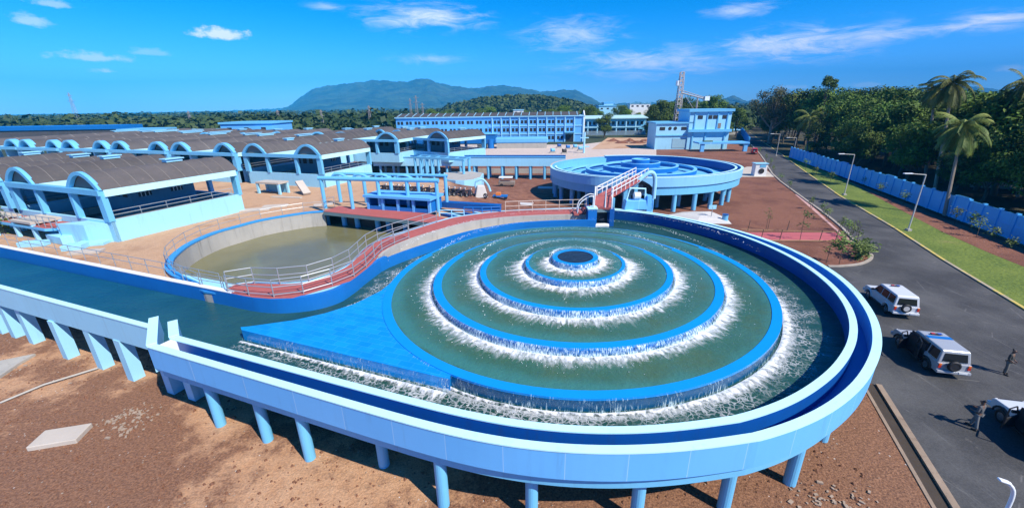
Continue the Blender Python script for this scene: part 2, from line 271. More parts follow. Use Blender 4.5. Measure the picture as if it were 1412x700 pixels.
# ------------------------------------------------------------------ mesh builder
class MB:
    def __init__(s): s.v = []; s.f = []; s.uv = []
    def add(s, vs, fs, uvs=None):
        o = len(s.v); s.v += [tuple(p) for p in vs]; s.f += [tuple(i+o for i in q) for q in fs]
        if uvs is not None: s.uv += uvs
    def box(s, c, d, rz=0., rot=None):
        x, y, z = (a/2 for a in d); m = rot or Matrix.Rotation(rz, 3, 'Z'); c = Vector(c)
        vs = [c+m@Vector((i*x, j*y, k*z)) for k in (-1, 1) for i, j in ((-1, -1), (1, -1), (1, 1), (-1, 1))]
        s.add(vs, [(3, 2, 1, 0), (4, 5, 6, 7), (0, 1, 5, 4), (1, 2, 6, 5), (2, 3, 7, 6), (3, 0, 4, 7)])
    def frustum(s, c, d0, d1, z0, z1, rz=0.):
        m = Matrix.Rotation(rz, 3, 'Z'); vs = []
        for d, z in ((d0, z0), (d1, z1)):
            for i, j in ((-1, -1), (1, -1), (1, 1), (-1, 1)): vs.append(Vector((c[0], c[1], 0))+m@Vector((i*d[0]/2, j*d[1]/2, 0))+Vector((0, 0, z)))
        s.add(vs, [(3, 2, 1, 0), (4, 5, 6, 7), (0, 1, 5, 4), (1, 2, 6, 5), (2, 3, 7, 6), (3, 0, 4, 7)])
    def prism(s, poly, z0, z1):
        n = len(poly); a = sum(poly[i][0]*poly[(i+1) % n][1]-poly[(i+1) % n][0]*poly[i][1] for i in range(n))
        if a < 0: poly = poly[::-1]
        f0 = z0 if callable(z0) else (lambda x, y: z0); f1 = z1 if callable(z1) else (lambda x, y: z1)
        vs = [(p[0], p[1], f0(p[0], p[1])) for p in poly]+[(p[0], p[1], f1(p[0], p[1])) for p in poly]
        s.add(vs, [tuple(range(n-1, -1, -1)), tuple(range(n, 2*n))]+[(i, (i+1) % n, n+(i+1) % n, n+i) for i in range(n)])
    def strip(s, A, B, z0, z1, closed=False):        # solid between two matched 2D polylines
        n = len(A); vs = []
        for a, b in zip(A, B): vs += [(a[0], a[1], z0), (b[0], b[1], z0), (b[0], b[1], z1), (a[0], a[1], z1)]
        fs = []
        for i in range(n if closed else n-1):
            j = (i+1) % n
            for k in range(4): fs.append((4*i+k, 4*i+(k+1) % 4, 4*j+(k+1) % 4, 4*j+k))
        if not closed: fs += [(3, 2, 1, 0), (4*n-4, 4*n-3, 4*n-2, 4*n-1)]
        s.add(vs, fs)
    def sheet(s, A, B, z, uvs=False):
        n = len(A); vs = [(a[0], a[1], z) for a in A]+[(b[0], b[1], z) for b in B]
        s.add(vs, [(i, i+1, n+i+1, n+i) for i in range(n-1)])
    def cyl(s, c, r, z0, z1, n=16, r1=None):
        r1 = r if r1 is None else r1; vs = []
        for rr, z in ((r, z0), (r1, z1)): vs += [(c[0]+rr*math.cos(2*PI*i/n), c[1]+rr*math.sin(2*PI*i/n), z) for i in range(n)]
        s.add(vs, [(i, (i+1) % n, n+(i+1) % n, n+i) for i in range(n)]+[tuple(range(n-1, -1, -1)), tuple(range(n, 2*n))])
    def tube(s, pts, r, n=8, cap=True):
        pts = [Vector(p) for p in pts]; rr = r if isinstance(r, (list, tuple)) else [r]*len(pts); vs = []
        up = Vector((0, 0, 1)); px_ = None
        for i, p in enumerate(pts):
            d = ((pts[min(i+1, len(pts)-1)]-p).normalized()+(p-pts[max(i-1, 0)]).normalized())
            d = d.normalized() if d.length > 1e-6 else Vector((0, 0, 1))
            if px_ is None: x = d.cross(up) if abs(d.z) < .95 else d.cross(Vector((1, 0, 0)))
            else: x = px_-d*px_.dot(d)
            x = x.normalized(); px_ = x; y = d.cross(x)
            vs += [p+(x*math.cos(2*PI*k/n)+y*math.sin(2*PI*k/n))*rr[i] for k in range(n)]
        fs = [(i*n+k, i*n+(k+1) % n, (i+1)*n+(k+1) % n, (i+1)*n+k) for i in range(len(pts)-1) for k in range(n)]
        if cap: fs += [tuple(range(n-1, -1, -1)), tuple(range((len(pts)-1)*n, len(pts)*n))]
        s.add(vs, fs)
    def bar(s, a, b, w, h):
        a, b = Vector(a), Vector(b); d = b-a; L = d.length; m = d.to_track_quat('X', 'Z').to_matrix(); s.box((a+b)/2, (L, w, h), rot=m)
    def disc(s, c, r, axis, w, n=20, r_in=0.):       # wheel-like drum
        ax = Vector(axis).normalized(); q = ax.to_track_quat('Z', 'Y').to_matrix(); c = Vector(c); vs = []
        for zz in (-w/2, w/2): vs += [c+q@Vector((r*math.cos(2*PI*i/n), r*math.sin(2*PI*i/n), zz)) for i in range(n)]
        s.add(vs, [(i, (i+1) % n, n+(i+1) % n, n+i) for i in range(n)]+[tuple(range(n-1, -1, -1)), tuple(range(n, 2*n))])
    def torus(s, c, r, rt, axis, n=20, k=8):
        ax = Vector(axis).normalized(); q = ax.to_track_quat('Z', 'Y').to_matrix(); c = Vector(c); vs = []
        for i in range(n):
            a = 2*PI*i/n
            for j in range(k):
                b = 2*PI*j/k; vs.append(c+q@Vector(((r+rt*math.cos(b))*math.cos(a), (r+rt*math.cos(b))*math.sin(a), rt*math.sin(b))))
        s.add(vs, [(i*k+j, ((i+1) % n)*k+j, ((i+1) % n)*k+(j+1) % k, i*k+(j+1) % k) for i in range(n) for j in range(k)])
    def build(s, name, mat, parent=None, smooth=False, label=None, local=False, bevel=0.):
        me = bpy.data.meshes.new(name)
        off = Vector((0, 0, 0)) if (parent is None or local) else parent_world(parent)
        me.from_pydata([tuple(Vector(p)-off) for p in s.v], [], s.f)
        if s.uv:
            ul = me.uv_layers.new(name='UVMap'); ul.data.foreach_set('uv', [c for lp in me.loops for c in s.uv[lp.vertex_index]])
        me.materials.append(mat)
        if smooth: me.polygons.foreach_set('use_smooth', [True]*len(me.polygons))
        bm = bmesh.new(); bm.from_mesh(me)
        if not s.uv: bmesh.ops.recalc_face_normals(bm, faces=bm.faces)
        bm.to_mesh(me); bm.free(); me.update()
        o = bpy.data.objects.new(name, me); COL.objects.link(o)
        if parent is not None: o.parent = parent
        if label: o['label'] = label
        if bevel:
            md = o.modifiers.new('bevel', 'BEVEL'); md.width = bevel; md.segments = 2; md.limit_method = 'ANGLE'; md.angle_limit = R(40)
        return o
def parent_world(p):
    v = Vector((0, 0, 0))
    while p is not None: v = v+Vector(p.location); p = p.parent
    return v
def thing(name, label, cat, loc=(0, 0, 0), rz=0., group=None):
    o = bpy.data.objects.new(name, None); COL.objects.link(o); o.location = loc; o.rotation_euler = (0, 0, rz); o.empty_display_size = .5
    o['label'] = label; o['category'] = cat
    if group: o['group'] = group
    return o
def tag(o, label=None, cat=None, group=None, kind=None):
    for k, v in (('label', label), ('category', cat), ('group', group), ('kind', kind)):
        if v: o[k] = v
    return o
def copy_tree(o, parent=None):
    c = o.copy(); COL.objects.link(c)
    if parent is not None: c.parent = parent
    for ch in list(o.children): copy_tree(ch, c)
    return c
def dup(o, loc, rz=0., scale=1., label=None, group=None):
    c = copy_tree(o); c.location = loc; c.rotation_euler = (0, 0, rz); c.scale = scale if isinstance(scale, tuple) else (scale,)*3
    if label: c['label'] = label
    if group: c['group'] = group
    return c
def smooth01(a, b, x):
    t = max(0., min(1., (x-a)/(b-a))); return t*t*(3-2*t)
def cr(pts, n=8):                                    # Catmull-Rom through points
    P = [Vector(p) for p in pts]; P = [2*P[0]-P[1]]+P+[2*P[-1]-P[-2]]; out = []
    for i in range(1, len(P)-2):
        for k in range(n):
            t = k/n; a, b, c, d = P[i-1], P[i], P[i+1], P[i+2]
            out.append(.5*((2*b)+(c-a)*t+(2*a-5*b+4*c-d)*t*t+(3*b-a-3*c+d)*t**3))
    out.append(P[-2]); return out
def offset(pts, d):                                  # 2D polyline offset to the left
    out = []
    for i, p in enumerate(pts):
        t = (Vector(pts[min(i+1, len(pts)-1)]).to_2d()-Vector(pts[max(i-1, 0)]).to_2d()).normalized(); out.append(Vector((p[0]-t.y*d, p[1]+t.x*d)))
    return out
def inpoly(x, y, poly):
    r = False; j = len(poly)-1
    for i in range(len(poly)):
        if (poly[i][1] > y) != (poly[j][1] > y) and x < (poly[j][0]-poly[i][0])*(y-poly[i][1])/(poly[j][1]-poly[i][1])+poly[i][0]: r = not r
        j = i
    return r
def resample(pts, step):
    P = [Vector(p) for p in pts]; L = [0]
    for a, b in zip(P, P[1:]): L.append(L[-1]+(b-a).length)
    n = max(1, round(L[-1]/step)); out = []; j = 0
    for i in range(n+1):
        s = L[-1]*i/n
        while j < len(P)-2 and L[j+1] < s: j += 1
        out.append(P[j].lerp(P[j+1], (s-L[j])/max(1e-6, L[j+1]-L[j])))
    return out
def railing(label, pts, h=1.15, step=2.0, rails=2, mat=STEEL, r=.035, zf=None, cat='railing', name='railing', group=None):
    P = resample(pts, step)
    t = thing(name, label, cat, P[0], group=group); b = parent_world(t)
    post = MB(); post.tube([(0, 0, 0), (0, 0, h)], r*1.1, 6); p0 = None
    for p in P:
        if p0 is None: p0 = post.build('post', mat, t, local=True); c = p0
        else: c = p0.copy(); COL.objects.link(c); c.parent = t
        c.location = p-b
    for k in range(rails):
        mb = MB(); mb.tube([p+Vector((0, 0, h*(1-k*.42)-.02)) for p in P], r, 6); mb.build('rail', mat, t)
    return t

# ------------------------------------------------------------------ the ground
def zt(x, y):
    if y < 1: return 0.
    s = 1-smooth01(-.25, .12, x/y)
    yl = 90+max(0, -.4*(x+30)); return 4.0*s*(1-smooth01(yl-14, yl, y))
def atg(u, v):
    z = 0.
    for _ in range(25): p = at(u, v, z); z = .5*z+.5*zt(p.x, p.y)
    p = at(u, v, z); return p
def flat(name, poly, z, mat, kind='structure'):
    mb = MB(); n = len(poly); a = sum(poly[i][0]*poly[(i+1) % n][1]-poly[(i+1) % n][0]*poly[i][1] for i in range(n))
    if a < 0: poly = poly[::-1]
    mb.add([(p[0], p[1], z) for p in poly], [tuple(range(n))]); o = mb.build(name, mat); o['kind'] = kind; return o
def big_ground():
    mb = MB(); rs = [0, 60, 120, 200, 330, 600, 1200, 3000, 9000]; n = 48
    mb.v.append((0, 60, 0)); 
    for r in rs[1:]: mb.v += [(r*math.cos(2*PI*i/n), 60+r*math.sin(2*PI*i/n), 0) for i in range(n)]
    for i in range(n): mb.f.append((0, 1+i, 1+(i+1) % n))
    for k in range(len(rs)-2):
        for i in range(n): a = 1+k*n+i; b = 1+k*n+(i+1) % n; mb.f.append((a, a+n, b+n, b))
    tag(mb.build('ground', FIELD), kind='structure')
big_ground()
# near bare earth: a finely divided sheet with low relief
def earth_sheet(name, x0, x1, y0, y1, st, z, amp, mat, seed=0):
    mb = MB(); nx = int((x1-x0)/st); ny = int((y1-y0)/st); rs = np.random.RandomState(seed)
    h = np.zeros((ny+1, nx+1))
    for f, a in ((4, .5), (9, .3), (22, .2)):
        g = rs.rand(int((y1-y0)/f)+3, int((x1-x0)/f)+3)
        yy = np.linspace(0, (y1-y0)/f, ny+1); xx = np.linspace(0, (x1-x0)/f, nx+1); iy = yy.astype(int); ix = xx.astype(int)
        fy = (yy-iy)[:, None]; fx = (xx-ix)[None]; fy = fy*fy*(3-2*fy); fx = fx*fx*(3-2*fx)
        h += a*((g[iy][:, ix]*(1-fx)+g[iy][:, ix+1]*fx)*(1-fy)+(g[iy+1][:, ix]*(1-fx)+g[iy+1][:, ix+1]*fx)*fy)
    for j in range(ny+1):
        for i in range(nx+1): X, Y = x0+i*st, y0+j*st; k = 1-smooth01(0, 3, X-(12.4+.44*Y)+3); mb.v.append((X, Y, z+k*amp*max(0, h[j, i]-.45)))
    for j in range(ny):
        for i in range(nx): a = j*(nx+1)+i; mb.f.append((a, a+1, a+nx+2, a+nx+1))
    o = mb.build(name, mat, smooth=True); o['kind'] = 'structure'; return o
earth_sheet('bare_earth', -90, 26, -20, 48, .5, .006, .35, EARTH, 3)
flat('earth_field', [(-60, 47), (12, 47), (27, 38), (31, 33), (60, 60), (95, 150), (95, 180), (-60, 180)], .004, REDE)
P2 = lambda l, z=0.: [at(u, v, z).to_2d() for u, v in l]
# pond outline and the walkway that winds round it (level 4.3 / 4.6)
POND_FAR = P2([(316, 401), (290, 398), (271, 389), (253, 381), (239, 370.6), (238, 361), (243.4, 352), (264, 336), (296, 321.5), (328, 312.3), (364.6, 303), (419.5, 294), (447, 291.7)], 4.3)
WALK_IN = P2([(316, 401), (328, 395), (360, 394), (394, 394.6), (428.7, 390.7), (463, 378.6), (484, 366), (504.4, 344.8), (526.7, 332.9), (563.8, 321), (616, 304.6), (640, 300), (690, 294), (750, 291), (815, 289)], 4.3)
WALK_OUT = P2([(314.3, 402.5), (336, 407), (357.8, 410), (387.5, 411), (428.6, 407), (463, 398), (484, 386), (500, 374), (515, 361), (527.9, 346)], 4.6)
BACK_OUT = P2([(527.9, 344.3), (555, 332.5), (585.7, 321.8), (618, 312.5), (650, 304.6), (682, 300.3), (714, 297.6), (757, 295.8), (800, 295), (822, 295)], 4.6)
BACK_IN = P2([(500, 374), (515, 363.5), (530, 354), (557, 343.5), (585.7, 334), (618, 324), (650, 315.4), (682, 309.3), (714, 304.6), (757, 301.8), (800, 300.4), (822, 300.4)], 4.6)
POND_IN = cr(POND_FAR, 6); WALK_IN_S = cr(WALK_IN, 5); WALK_OUT_S = cr(WALK_OUT+BACK_OUT[1:], 5)
CH_BACK = [Vector((-140, 69.5)), at(0, 340, 4.6).to_2d(), at(200, 380, 4.6).to_2d(), WALK_OUT[0]]
pond_poly = [p.to_2d() for p in POND_IN]+[p.to_2d() for p in WALK_IN_S[::-1] if p.x < -7.8]
def redden(mt):
    t = mt.node_tree; b = next(x for x in t.nodes if x.type == 'BSDF_PRINCIPLED'); src = b.inputs['Base Color'].links[0].from_socket; q = N(t, 'ShaderNodeSeparateXYZ'); t.links.new(wpos(t), q.inputs[0])
    k = math_(t, 'ADD', math_(t, 'DIVIDE', q.outputs[0], q.outputs[1]), math_(t, 'MULTIPLY', math_(t, 'SUBTRACT', noise_(t, wpos(t), .25, 5), .5), .14)); k = math_(t, 'MULTIPLY', step_(t, k, -.17, -.10), step_(t, q.outputs[1], 47, 52))
    n = noise_(t, wpos(t), .8, 6, .7); rd = mix_(t, step_(t, n, .35, .65), (.15, .055, .03), (.27, .12, .07)); ns = noise_(t, wpos(t), .12, 6, .65); src = mix_(t, step_(t, ns, .52, .64, 0, .6), src, (.34, .19, .105))
    t.links.new(mix_(t, k, src, rd), b.inputs['Base Color'])
redden(SAND)
def upper_yard():
    pts = []; outer = [Vector((-140, 69.5)), CH_BACK[1], CH_BACK[2]]+[POND_FAR[0]]
    outer = [(-140, 70.2), tuple(CH_BACK[1]+Vector((.1, .35))), tuple(CH_BACK[2]+Vector((.1, .35)))]
    rim = [tuple(p) for p in resample([p.to_3d() for p in POND_IN], 1.2)]; rim = [r[:2] for r in rim]
    end = [(-7.3, 45.3), (0, 46.3), (8, 46.6), (12, 60), (13, 92), (-28, 93), (-140, 140)]
    front = [(-18.4, 26.6), (-7.9, 43.9)]
    poly = outer+rim+end
    V = [Vector(p) for p in poly]; E_ = [(i, (i+1) % len(V)) for i in range(len(V))]
    for yy in range(28, 140, 3):
        for xx in range(-138, 14, 3):
            if inpoly(xx, yy, poly): V.append(Vector((xx+.01*rnd.random(), yy+.01*rnd.random())))
    r = geometry.delaunay_2d_cdt(V, E_, [list(range(len(poly)))], 1, .001)
    mb = MB(); mb.add([(p.x, p.y, zt(p.x, p.y)+.03*math.sin(p.x*.9)*math.sin(p.y*.7)) for p in r[0]], [tuple(f) for f in r[2]])
    tag(mb.build('sandy_yard', SAND, smooth=True), kind='structure')
upper_yard()
# road
KERB_L = P2([(1020, 184), (1048, 212), (1066, 240), (1104, 270), (1130, 288.6), (1158.6, 311), (1181, 333), (1195.7, 345.7), (1204, 353), (1203, 358), (1198, 361.5), (1187, 365.7), (1158.6, 368.6), (1143, 368.6)])
KERB_R = P2([(1033, 183), (1075, 212), (1105, 234), (1155.7, 270), (1230, 314), (1300, 360), (1412, 428)]); KERB_R.append(KERB_R[-1]+(KERB_R[-1]-KERB_R[-2])*3)
flat('asphalt_road', KERB_L+[Vector((27, 36)), Vector((20, 30)), Vector((19, 24)), Vector((21.8, 20.6)), Vector((18.25, 12.5)), Vector((9.5, -8)), Vector((20, -22))]+KERB_R[::-1], .03, ASPH)
WALLB = [at(1089, 217).to_2d(), Vector((79, 107)), Vector((70.5, 79)), Vector((64.6, 60)), at(1412, 337).to_2d(), Vector((54.5, 28)), Vector((48, 6))]
gr = KERB_R[1:]+[Vector((30, -6)), Vector((48, 6))]+WALLB[::-1][1:]
flat('grass_verge', gr, .016, GRASS)
soil = [Vector(p) for p in P2([(1106, 222), (1170, 250), (1241, 289), (1300, 320), (1360, 347), (1412, 368)])]+[Vector((50, 28)), Vector((53, 27))]+[w+Vector((-.3, -.1)) for w in WALLB[::-1][2:]]
flat('planting_strip', soil, .024, REDE)
flat('grove_floor', [w+Vector((.5, 0)) for w in WALLB]+[Vector((300, -20)), Vector((420, 300)), Vector((110, 300)), Vector((95, 190))], .016, LITTER)
tb = [at(u, v).to_2d() for u, v in ((1335, 258), (1412, 262), (1412, 250), (1340, 249))]
flat('grove_path', tb, .034, SLAB)
flat('courtyard', P2([(560, 199.5), (800, 199.5), (845, 194), (905, 194), (905, 224), (640, 222), (560, 212)]), .02, YARD)
flat('earthworks', P2([(838, 190), (895, 190), (900, 204), (815, 206)]), .03, earth_mat('tan earthworks', (.50, .30, .17), (.58, .38, .24), (.36, .18, .09), (.5, .62), .15))
flat('red_footpath', P2([(1000, 320.7), (1155, 320.7), (1167, 331.4), (1066, 331.4), (1000, 331.4)]), .022, M('pink red paving', (.46, .11, .115), .75, .15, .5, .2, streak=.2, dirt=(.5, .25, .22)))
flat('roadside_footpath', P2([(1096, 268), (1102, 268), (1150, 312), (1180, 336), (1170, 333), (1128, 296)]), .024, M('pale pink paving', (.52, .30, .26), .8, .2, .5, .2))
flat('concrete_apron', P2([(985, 244), (1070, 244), (1050, 230), (1030, 230)]), .026, SLAB)
def kerb(name, label, pts, w, h, mat=KERB):
    pts = resample([p.to_3d() for p in pts], 1.0); a = [p.to_2d() for p in pts]; b = offset(a, w); mb = MB(); mb.strip(a, b, -.05, h); tag(mb.build(name, mat), label, 'kerb')
YK = M('kerb with faded yellow paint', (.40, .33, .22), .9, .25, .5, .4, streak=.7, dirt=(.10, .06, .045)); vary_y = YK.node_tree
_b = next(x for x in vary_y.nodes if x.type == 'BSDF_PRINCIPLED'); _s = _b.inputs['Base Color'].links[0].from_socket
vary_y.links.new(mix_(vary_y, step_(vary_y, noise_(vary_y, wpos(vary_y), .45, 2), .48, .53, 0, .75), _s, (.62, .46, .07)), _b.inputs['Base Color'])
kerb('road_kerb', 'long kerb with faded yellow paint along the grass verge side of the road', KERB_R[::-1], -.28, .14, YK)
kerb('road_kerb', 'buff concrete kerb curving round the earth corner at the junction', cr([p.to_3d() for p in KERB_L], 3), -.3, .15)
DKERB = M('weathered drain concrete', (.30, .22, .155), .9, .3, .9, .5, streak=.7, dirt=(.12, .07, .045))
def drain():
    t = thing('roadside_drain', 'open concrete drain with low side walls along the near left edge of the asphalt', 'drain', (18, 12.5, 0))
    a = [Vector((21.8, 20.6)), Vector((18.25, 12.5)), Vector((9.5, -8))]
    mb = MB(); mb.strip(a, [p+Vector((.26, -.12)) for p in a], -.1, .14); mb.build('drain_wall', DKERB, t)
    b = [p+Vector((-.66, .28)) for p in a]
    mb = MB(); mb.strip(b, [p+Vector((.14, -.06)) for p in b], -.1, .05); mb.build('drain_wall', DKERB, t)
    mb = MB(); mb.strip([p+Vector((.13, -.06)) for p in b], [p+Vector((-.0, 0)) for p in a], -.1, .02); mb.build('drain_bed', MUD, t)
drain()

# ------------------------------------------------------------------ cascade aerators
OO = [(72, 20.9), (58, 20.7), (47, 20.2), (28, 19.74), (13, 19.3), (-3, 18.62), (-19, 17.85), (-33, 17.39), (-45, 17.07), (-56, 16.94), (-71, 16.88), (-85, 16.88), (-98, 17.0), (-105, 17.2), (-115, 17.42), (-127, 18.0)]
II = [(72, 20.0), (58, 19.85), (47, 19.3), (28, 18.5), (13, 17.8), (-3, 17.1), (-19, 16.55), (-33, 16.1), (-45, 15.78), (-56, 15.62), (-71, 15.6), (-85, 15.62), (-98, 15.75), (-105, 15.86), (-115, 16.08), (-127, 16.7)]
def polar(tab, n=120, lo=-127., hi=72.):
    a = np.array([t[0] for t in tab][::-1], float); r = np.array([t[1] for t in tab][::-1]); g = np.linspace(hi, lo, n)
    f = np.interp(np.clip(np.linspace(lo-12, hi+12, 400), lo, hi), a, r); ker = np.hanning(25); ker /= ker.sum()
    f = np.convolve(np.pad(f, 12, 'edge'), ker, 'valid'); return [(math.radians(x), float(np.interp(x, np.linspace(lo-12, hi+12, 400), f))) for x in g]
WETB = M('dark wet riser paint', (.004, .085, .21), .25, .25, 1.2, .2, streak=.4)
TIERS = [(13.45, .55), (10.16, .55), (6.91, .42), (3.62, .24), (1.66, .36)]
def ring_water(name, r0, r1, z, mat, T, n=144, over=0.):
    """terrace water; on the far half it stands a little higher and runs over the lip"""
    mb = MB(); sa = [smooth01(-.15, .85, math.sin(2*PI*i/n)) for i in range(n)]
    mb.v = [(*T(r0, 2*PI*i/n), z+.055*sa[i]*(over > 0)) for i in range(n)]+[(*T(r1+over*sa[i], 2*PI*i/n), z+.055*sa[i]*(over > 0)) for i in range(n)]
    mb.f = [(i, n+i, n+(i+1) % n, (i+1) % n)[::-1] for i in range(n)]
    if r0 < .01: mb.v = mb.v[n:]; mb.f = [tuple(range(n))]
    tag(mb.build(name, mat, smooth=True), kind='structure')
def fnoise(seed):
    r = random.Random(seed); ph = [(r.randint(5, 11), r.random()*7, .5), (r.randint(17, 31), r.random()*7, .35), (r.randint(45, 70), r.random()*7, .35), (r.randint(95, 140), r.random()*7, .3), (r.randint(180, 260), r.random()*7, .25)]
    return lambda a: sum(c*math.sin(k*a+p) for k, p, c in ph)/1.2
def foam_ring(name, T, rb, w, z, hgt, seed, mat, n=720, m=9, w2=None, label=None):
    mb = MB(); f = fnoise(seed); rr = random.Random(seed); g = fnoise(seed+50)
    for i in range(n):
        a = 2*PI*i/n; ww = w*(1+.22*f(a)+.22*math.sin(a*7+seed)*math.sin(a*3.1+seed*2)+.10*math.sin(a*23+seed))*(w2(a) if w2 else 1)
        for j in range(m):
            t = j/(m-1); h = hgt*(1-t)**1.1*(.55+.45*abs(g(a*1.0+t*1.7)))+(.03*hgt*rr.random() if 0 < j < m-1 else 0)
            mb.v.append((*T(rb+ww*t, a), z+.012+h*min(1, .25+3*t))); mb.uv.append((a*rb, t))
    for i in range(n):
        for j in range(m-1): a = i*m+j; b = ((i+1) % n)*m+j; mb.f.append((a, a+1, b+1, b))
    # seam: separate uv for the closing strip is not needed, the noise hides it
    o = mb.build(name, mat, smooth=True); tag(o, kind='stuff')
    return o
def splash(name, T, rb, w, z, seed, count, w2=None, hz=.28):
    mb = MB(); r = random.Random(seed)
    for _ in range(count):
        a = r.random()*2*PI; k = w2(a) if w2 else 1
        if r.random() > k: continue
        d = abs(r.gauss(.35, .45))*w; s = r.uniform(.008, .022)*(1.4 if r.random() < .1 else 1); x, y = T(rb+d, a); zz = z+.02+max(0, r.gauss(.25, .3))*hz*max(0, 1-d/w*.7)
        e = r.random()*6; u = Vector((math.cos(a), math.sin(a), 0))*s*r.uniform(1, 2.2); v = Vector((-math.sin(a), math.cos(a), 0))*s; c = Vector((x, y, zz))
        mb.add([c-u-v*.5, c+u-v*.2, c+v, c+Vector((0, 0, s*1.3))], [(0, 1, 2), (0, 3, 1), (1, 3, 2), (2, 3, 0)])
    mb.uv = []; o = mb.build(name, WHITE_DROP); tag(o, kind='stuff')
WHITE_DROP = M('spray droplets', (.86, .90, .92), .4, .04)
def fall(name, T, r, z0, z1, parent, mat, n=480, w2=None):
    mb = MB(); prof = [(0., .018, 0), (.07, .006, .12), (.13, -.05, .25), (.17, -.16, .45), (.20, None, 1.)]
    for i in range(n):
        a = 2*PI*i/n
        for d, dz, t in prof: mb.v.append((*T(r+d, a), z1 if dz is None else z0+dz)); mb.uv.append((a*r, t))
    for i in range(n):
        for j in range(4): a = i*5+j; b = ((i+1) % n)*5+j; mb.f.append((a, a+1, b+1, b))
    return mb.build(name, mat, parent, smooth=True)
def lin(p, q, n=10): return [Vector(p).lerp(Vector(q), (i+1)/n) for i in range(n)]
def aerator(root, T, zl, step, ztop, zb, zsof, wet, cols, tail, back_in, back_out, lipm, lightm, outm):
    n = 120
    # stepped cone: one lathe
    mb = MB(); prof = []
    for k, (r, w) in enumerate(TIERS):
        z = zl+step*k; zi = z-(.06 if wet else .3)
        prof += [(r, zl-.95 if k == 0 else zl+step*(k-1)-.3), (r, z), (r-w, z), (r-w, zl+step*k-.32)]
    prof.append((.001, zl+step*4-.32))
    for k in range(5):
        mb = MB(); pr = prof[4*k+1:4*k+5] if k < 4 else prof[4*k+1:]; mr = MB()
        pr = [(r, z) for r, z in pr]
        for r, z in [(pr[0][0], pr[0][1]-.12)]+pr[:3]+([(.001, pr[2][1])] if k == 4 else []): mb.v += [(*T(r, 2*PI*i/n), z) for i in range(n)]
        for q in range(len(mb.v)//n-1):
            for i in range(n): a = q*n+i; b = q*n+(i+1) % n; mb.f.append((a, b, b+n, a+n))
        st_ = mb.build('cascade_step', lipm, root)
        r, z = prof[4*k]; r1 = r-.01
        mr.v = [(*T(r1, 2*PI*i/n), z) for i in range(n)]+[(*T(r1, 2*PI*i/n), pr[0][1]-.10) for i in range(n)]; mr.f = [(i, (i+1) % n, n+(i+1) % n, n+i) for i in range(n)]
        mr.build('riser', (WETB if k == 0 else MIDB) if wet else MIDB, st_)
    po = polar(OO); pi_ = polar(II); oo = [T(r, a) for a, r in po]; ii = [T(r, a) for a, r in pi_]
    oi = [T(r-.33, a) for a, r in po]; io = [T(r+.30, a) for a, r in pi_]
    if tail:
        k = 112
        def smo(arc, end):
            a = [Vector(p) for p in arc[:k]]; a += lin(a[-1], end, 30)
            for _ in range(40): a = [a[0]]+[(a[i-1]+2*a[i]+a[i+1])/4 if i > 88 else a[i] for i in range(1, len(a)-1)]+[a[-1]]
            return a
        oo, oi, io, ii = (smo(x, e) for x, e in zip((oo, oi, io, ii), tail))
    mb = MB(); mb.strip(oo, oi, zb, ztop-.06); mb.build('outer_wall', outm, root)
    mb = MB(); mb.strip(io, ii, zb+.1, ztop-.06); mb.build('inner_wall', DEEP, root)
    for a, b in ((oo, oi), (io, ii)):
        c = [Vector(p) for p in a]; d = [Vector(p) for p in b]
        e0 = [p+(p-q).normalized()*.025 for p, q in zip(c, d)]; e1 = [q+(q-p).normalized()*.025 for p, q in zip(c, d)]
        mb = MB(); mb.strip(e0, e1, ztop-.06, ztop); mb.build('wall_rim', RIM, root)
    g0 = [Vector(p).lerp(Vector(q), .01) for p, q in zip(oi, io)]; g1 = [Vector(p).lerp(Vector(q), .99) for p, q in zip(oi, io)]
    mb = MB(); mb.strip(g0, g1, zb+.05, zb+.30); mb.build('launder_floor', MIDB, root)
    w0 = [Vector(p).lerp(Vector(q), .20) for p, q in zip(oo, ii)]; w1 = [Vector(p).lerp(Vector(q), .9) for p, q in zip(oo, ii)]
    mb = MB(); mb.strip(w0, w1, zsof, zb-.004); mb.build('lower_beam', lightm, root)
    # the lining of the inner dark wall facing the launder
    # back launder (its inner wall is lower and bright, its outer rim pale)
    bi, bo = back_in, back_out
    bi2 = [Vector(p)+(Vector(q)-Vector(p)).normalized()*.3 for p, q in zip(bi, bo)]; bo2 = [Vector(q)+(Vector(p)-Vector(q)).normalized()*.3 for p, q in zip(bi, bo)]
    mb = MB(); mb.strip(bi, bi2, zb, ztop-.25); mb.build('inner_wall', MIDB if wet else lightm, root)
    mb = MB(); mb.strip(bo2, bo, zb-.3, ztop); mb.build('outer_wall', CONC if wet else lightm, root)
    if not wet:
        mb = MB(); mb.strip([Vector(p)+(Vector(q)-Vector(p)).normalized()*.0 for p, q in zip(bo2, bo)], [Vector(q) for q in bo], ztop+.002, ztop+.05); mb.build('wall_rim', SLAB, root)
        mb = MB(); mb.strip(bo2, bo, zsof, zb-.304); mb.build('lower_beam', lightm, root)
    mb = MB(); mb.strip(bi2, bo2, zb, zb+.45 if wet else zb+.3); mb.build('launder_floor', CONC if wet else lightm, root)
    # base slab
    base = [Vector(p).lerp(Vector(q), .8) for p, q in zip(oo, ii)][:120]+[Vector(p) for p in bi]
    base = base if not tail else [Vector(T(r, a)) for a, r in pi_]+[Vector(T(13.6, R(x))) for x in range(-135, -290, -8)]
    mb = MB(); mb.prism([tuple(p) for p in base], zsof+.06, zb-.28 if wet else zl-.62); mb.build('tank_floor', lightm, root)
    for x, y, r, z0 in cols:
        mb = MB(); mb.cyl((x, y), r, z0, zsof+.07, 18); mb.build('column', lightm, root, smooth=False)
    return oo, oi, io, ii
C1 = Vector((4.6, 28.13)); _b = -.03
_det = 1-_b*_b
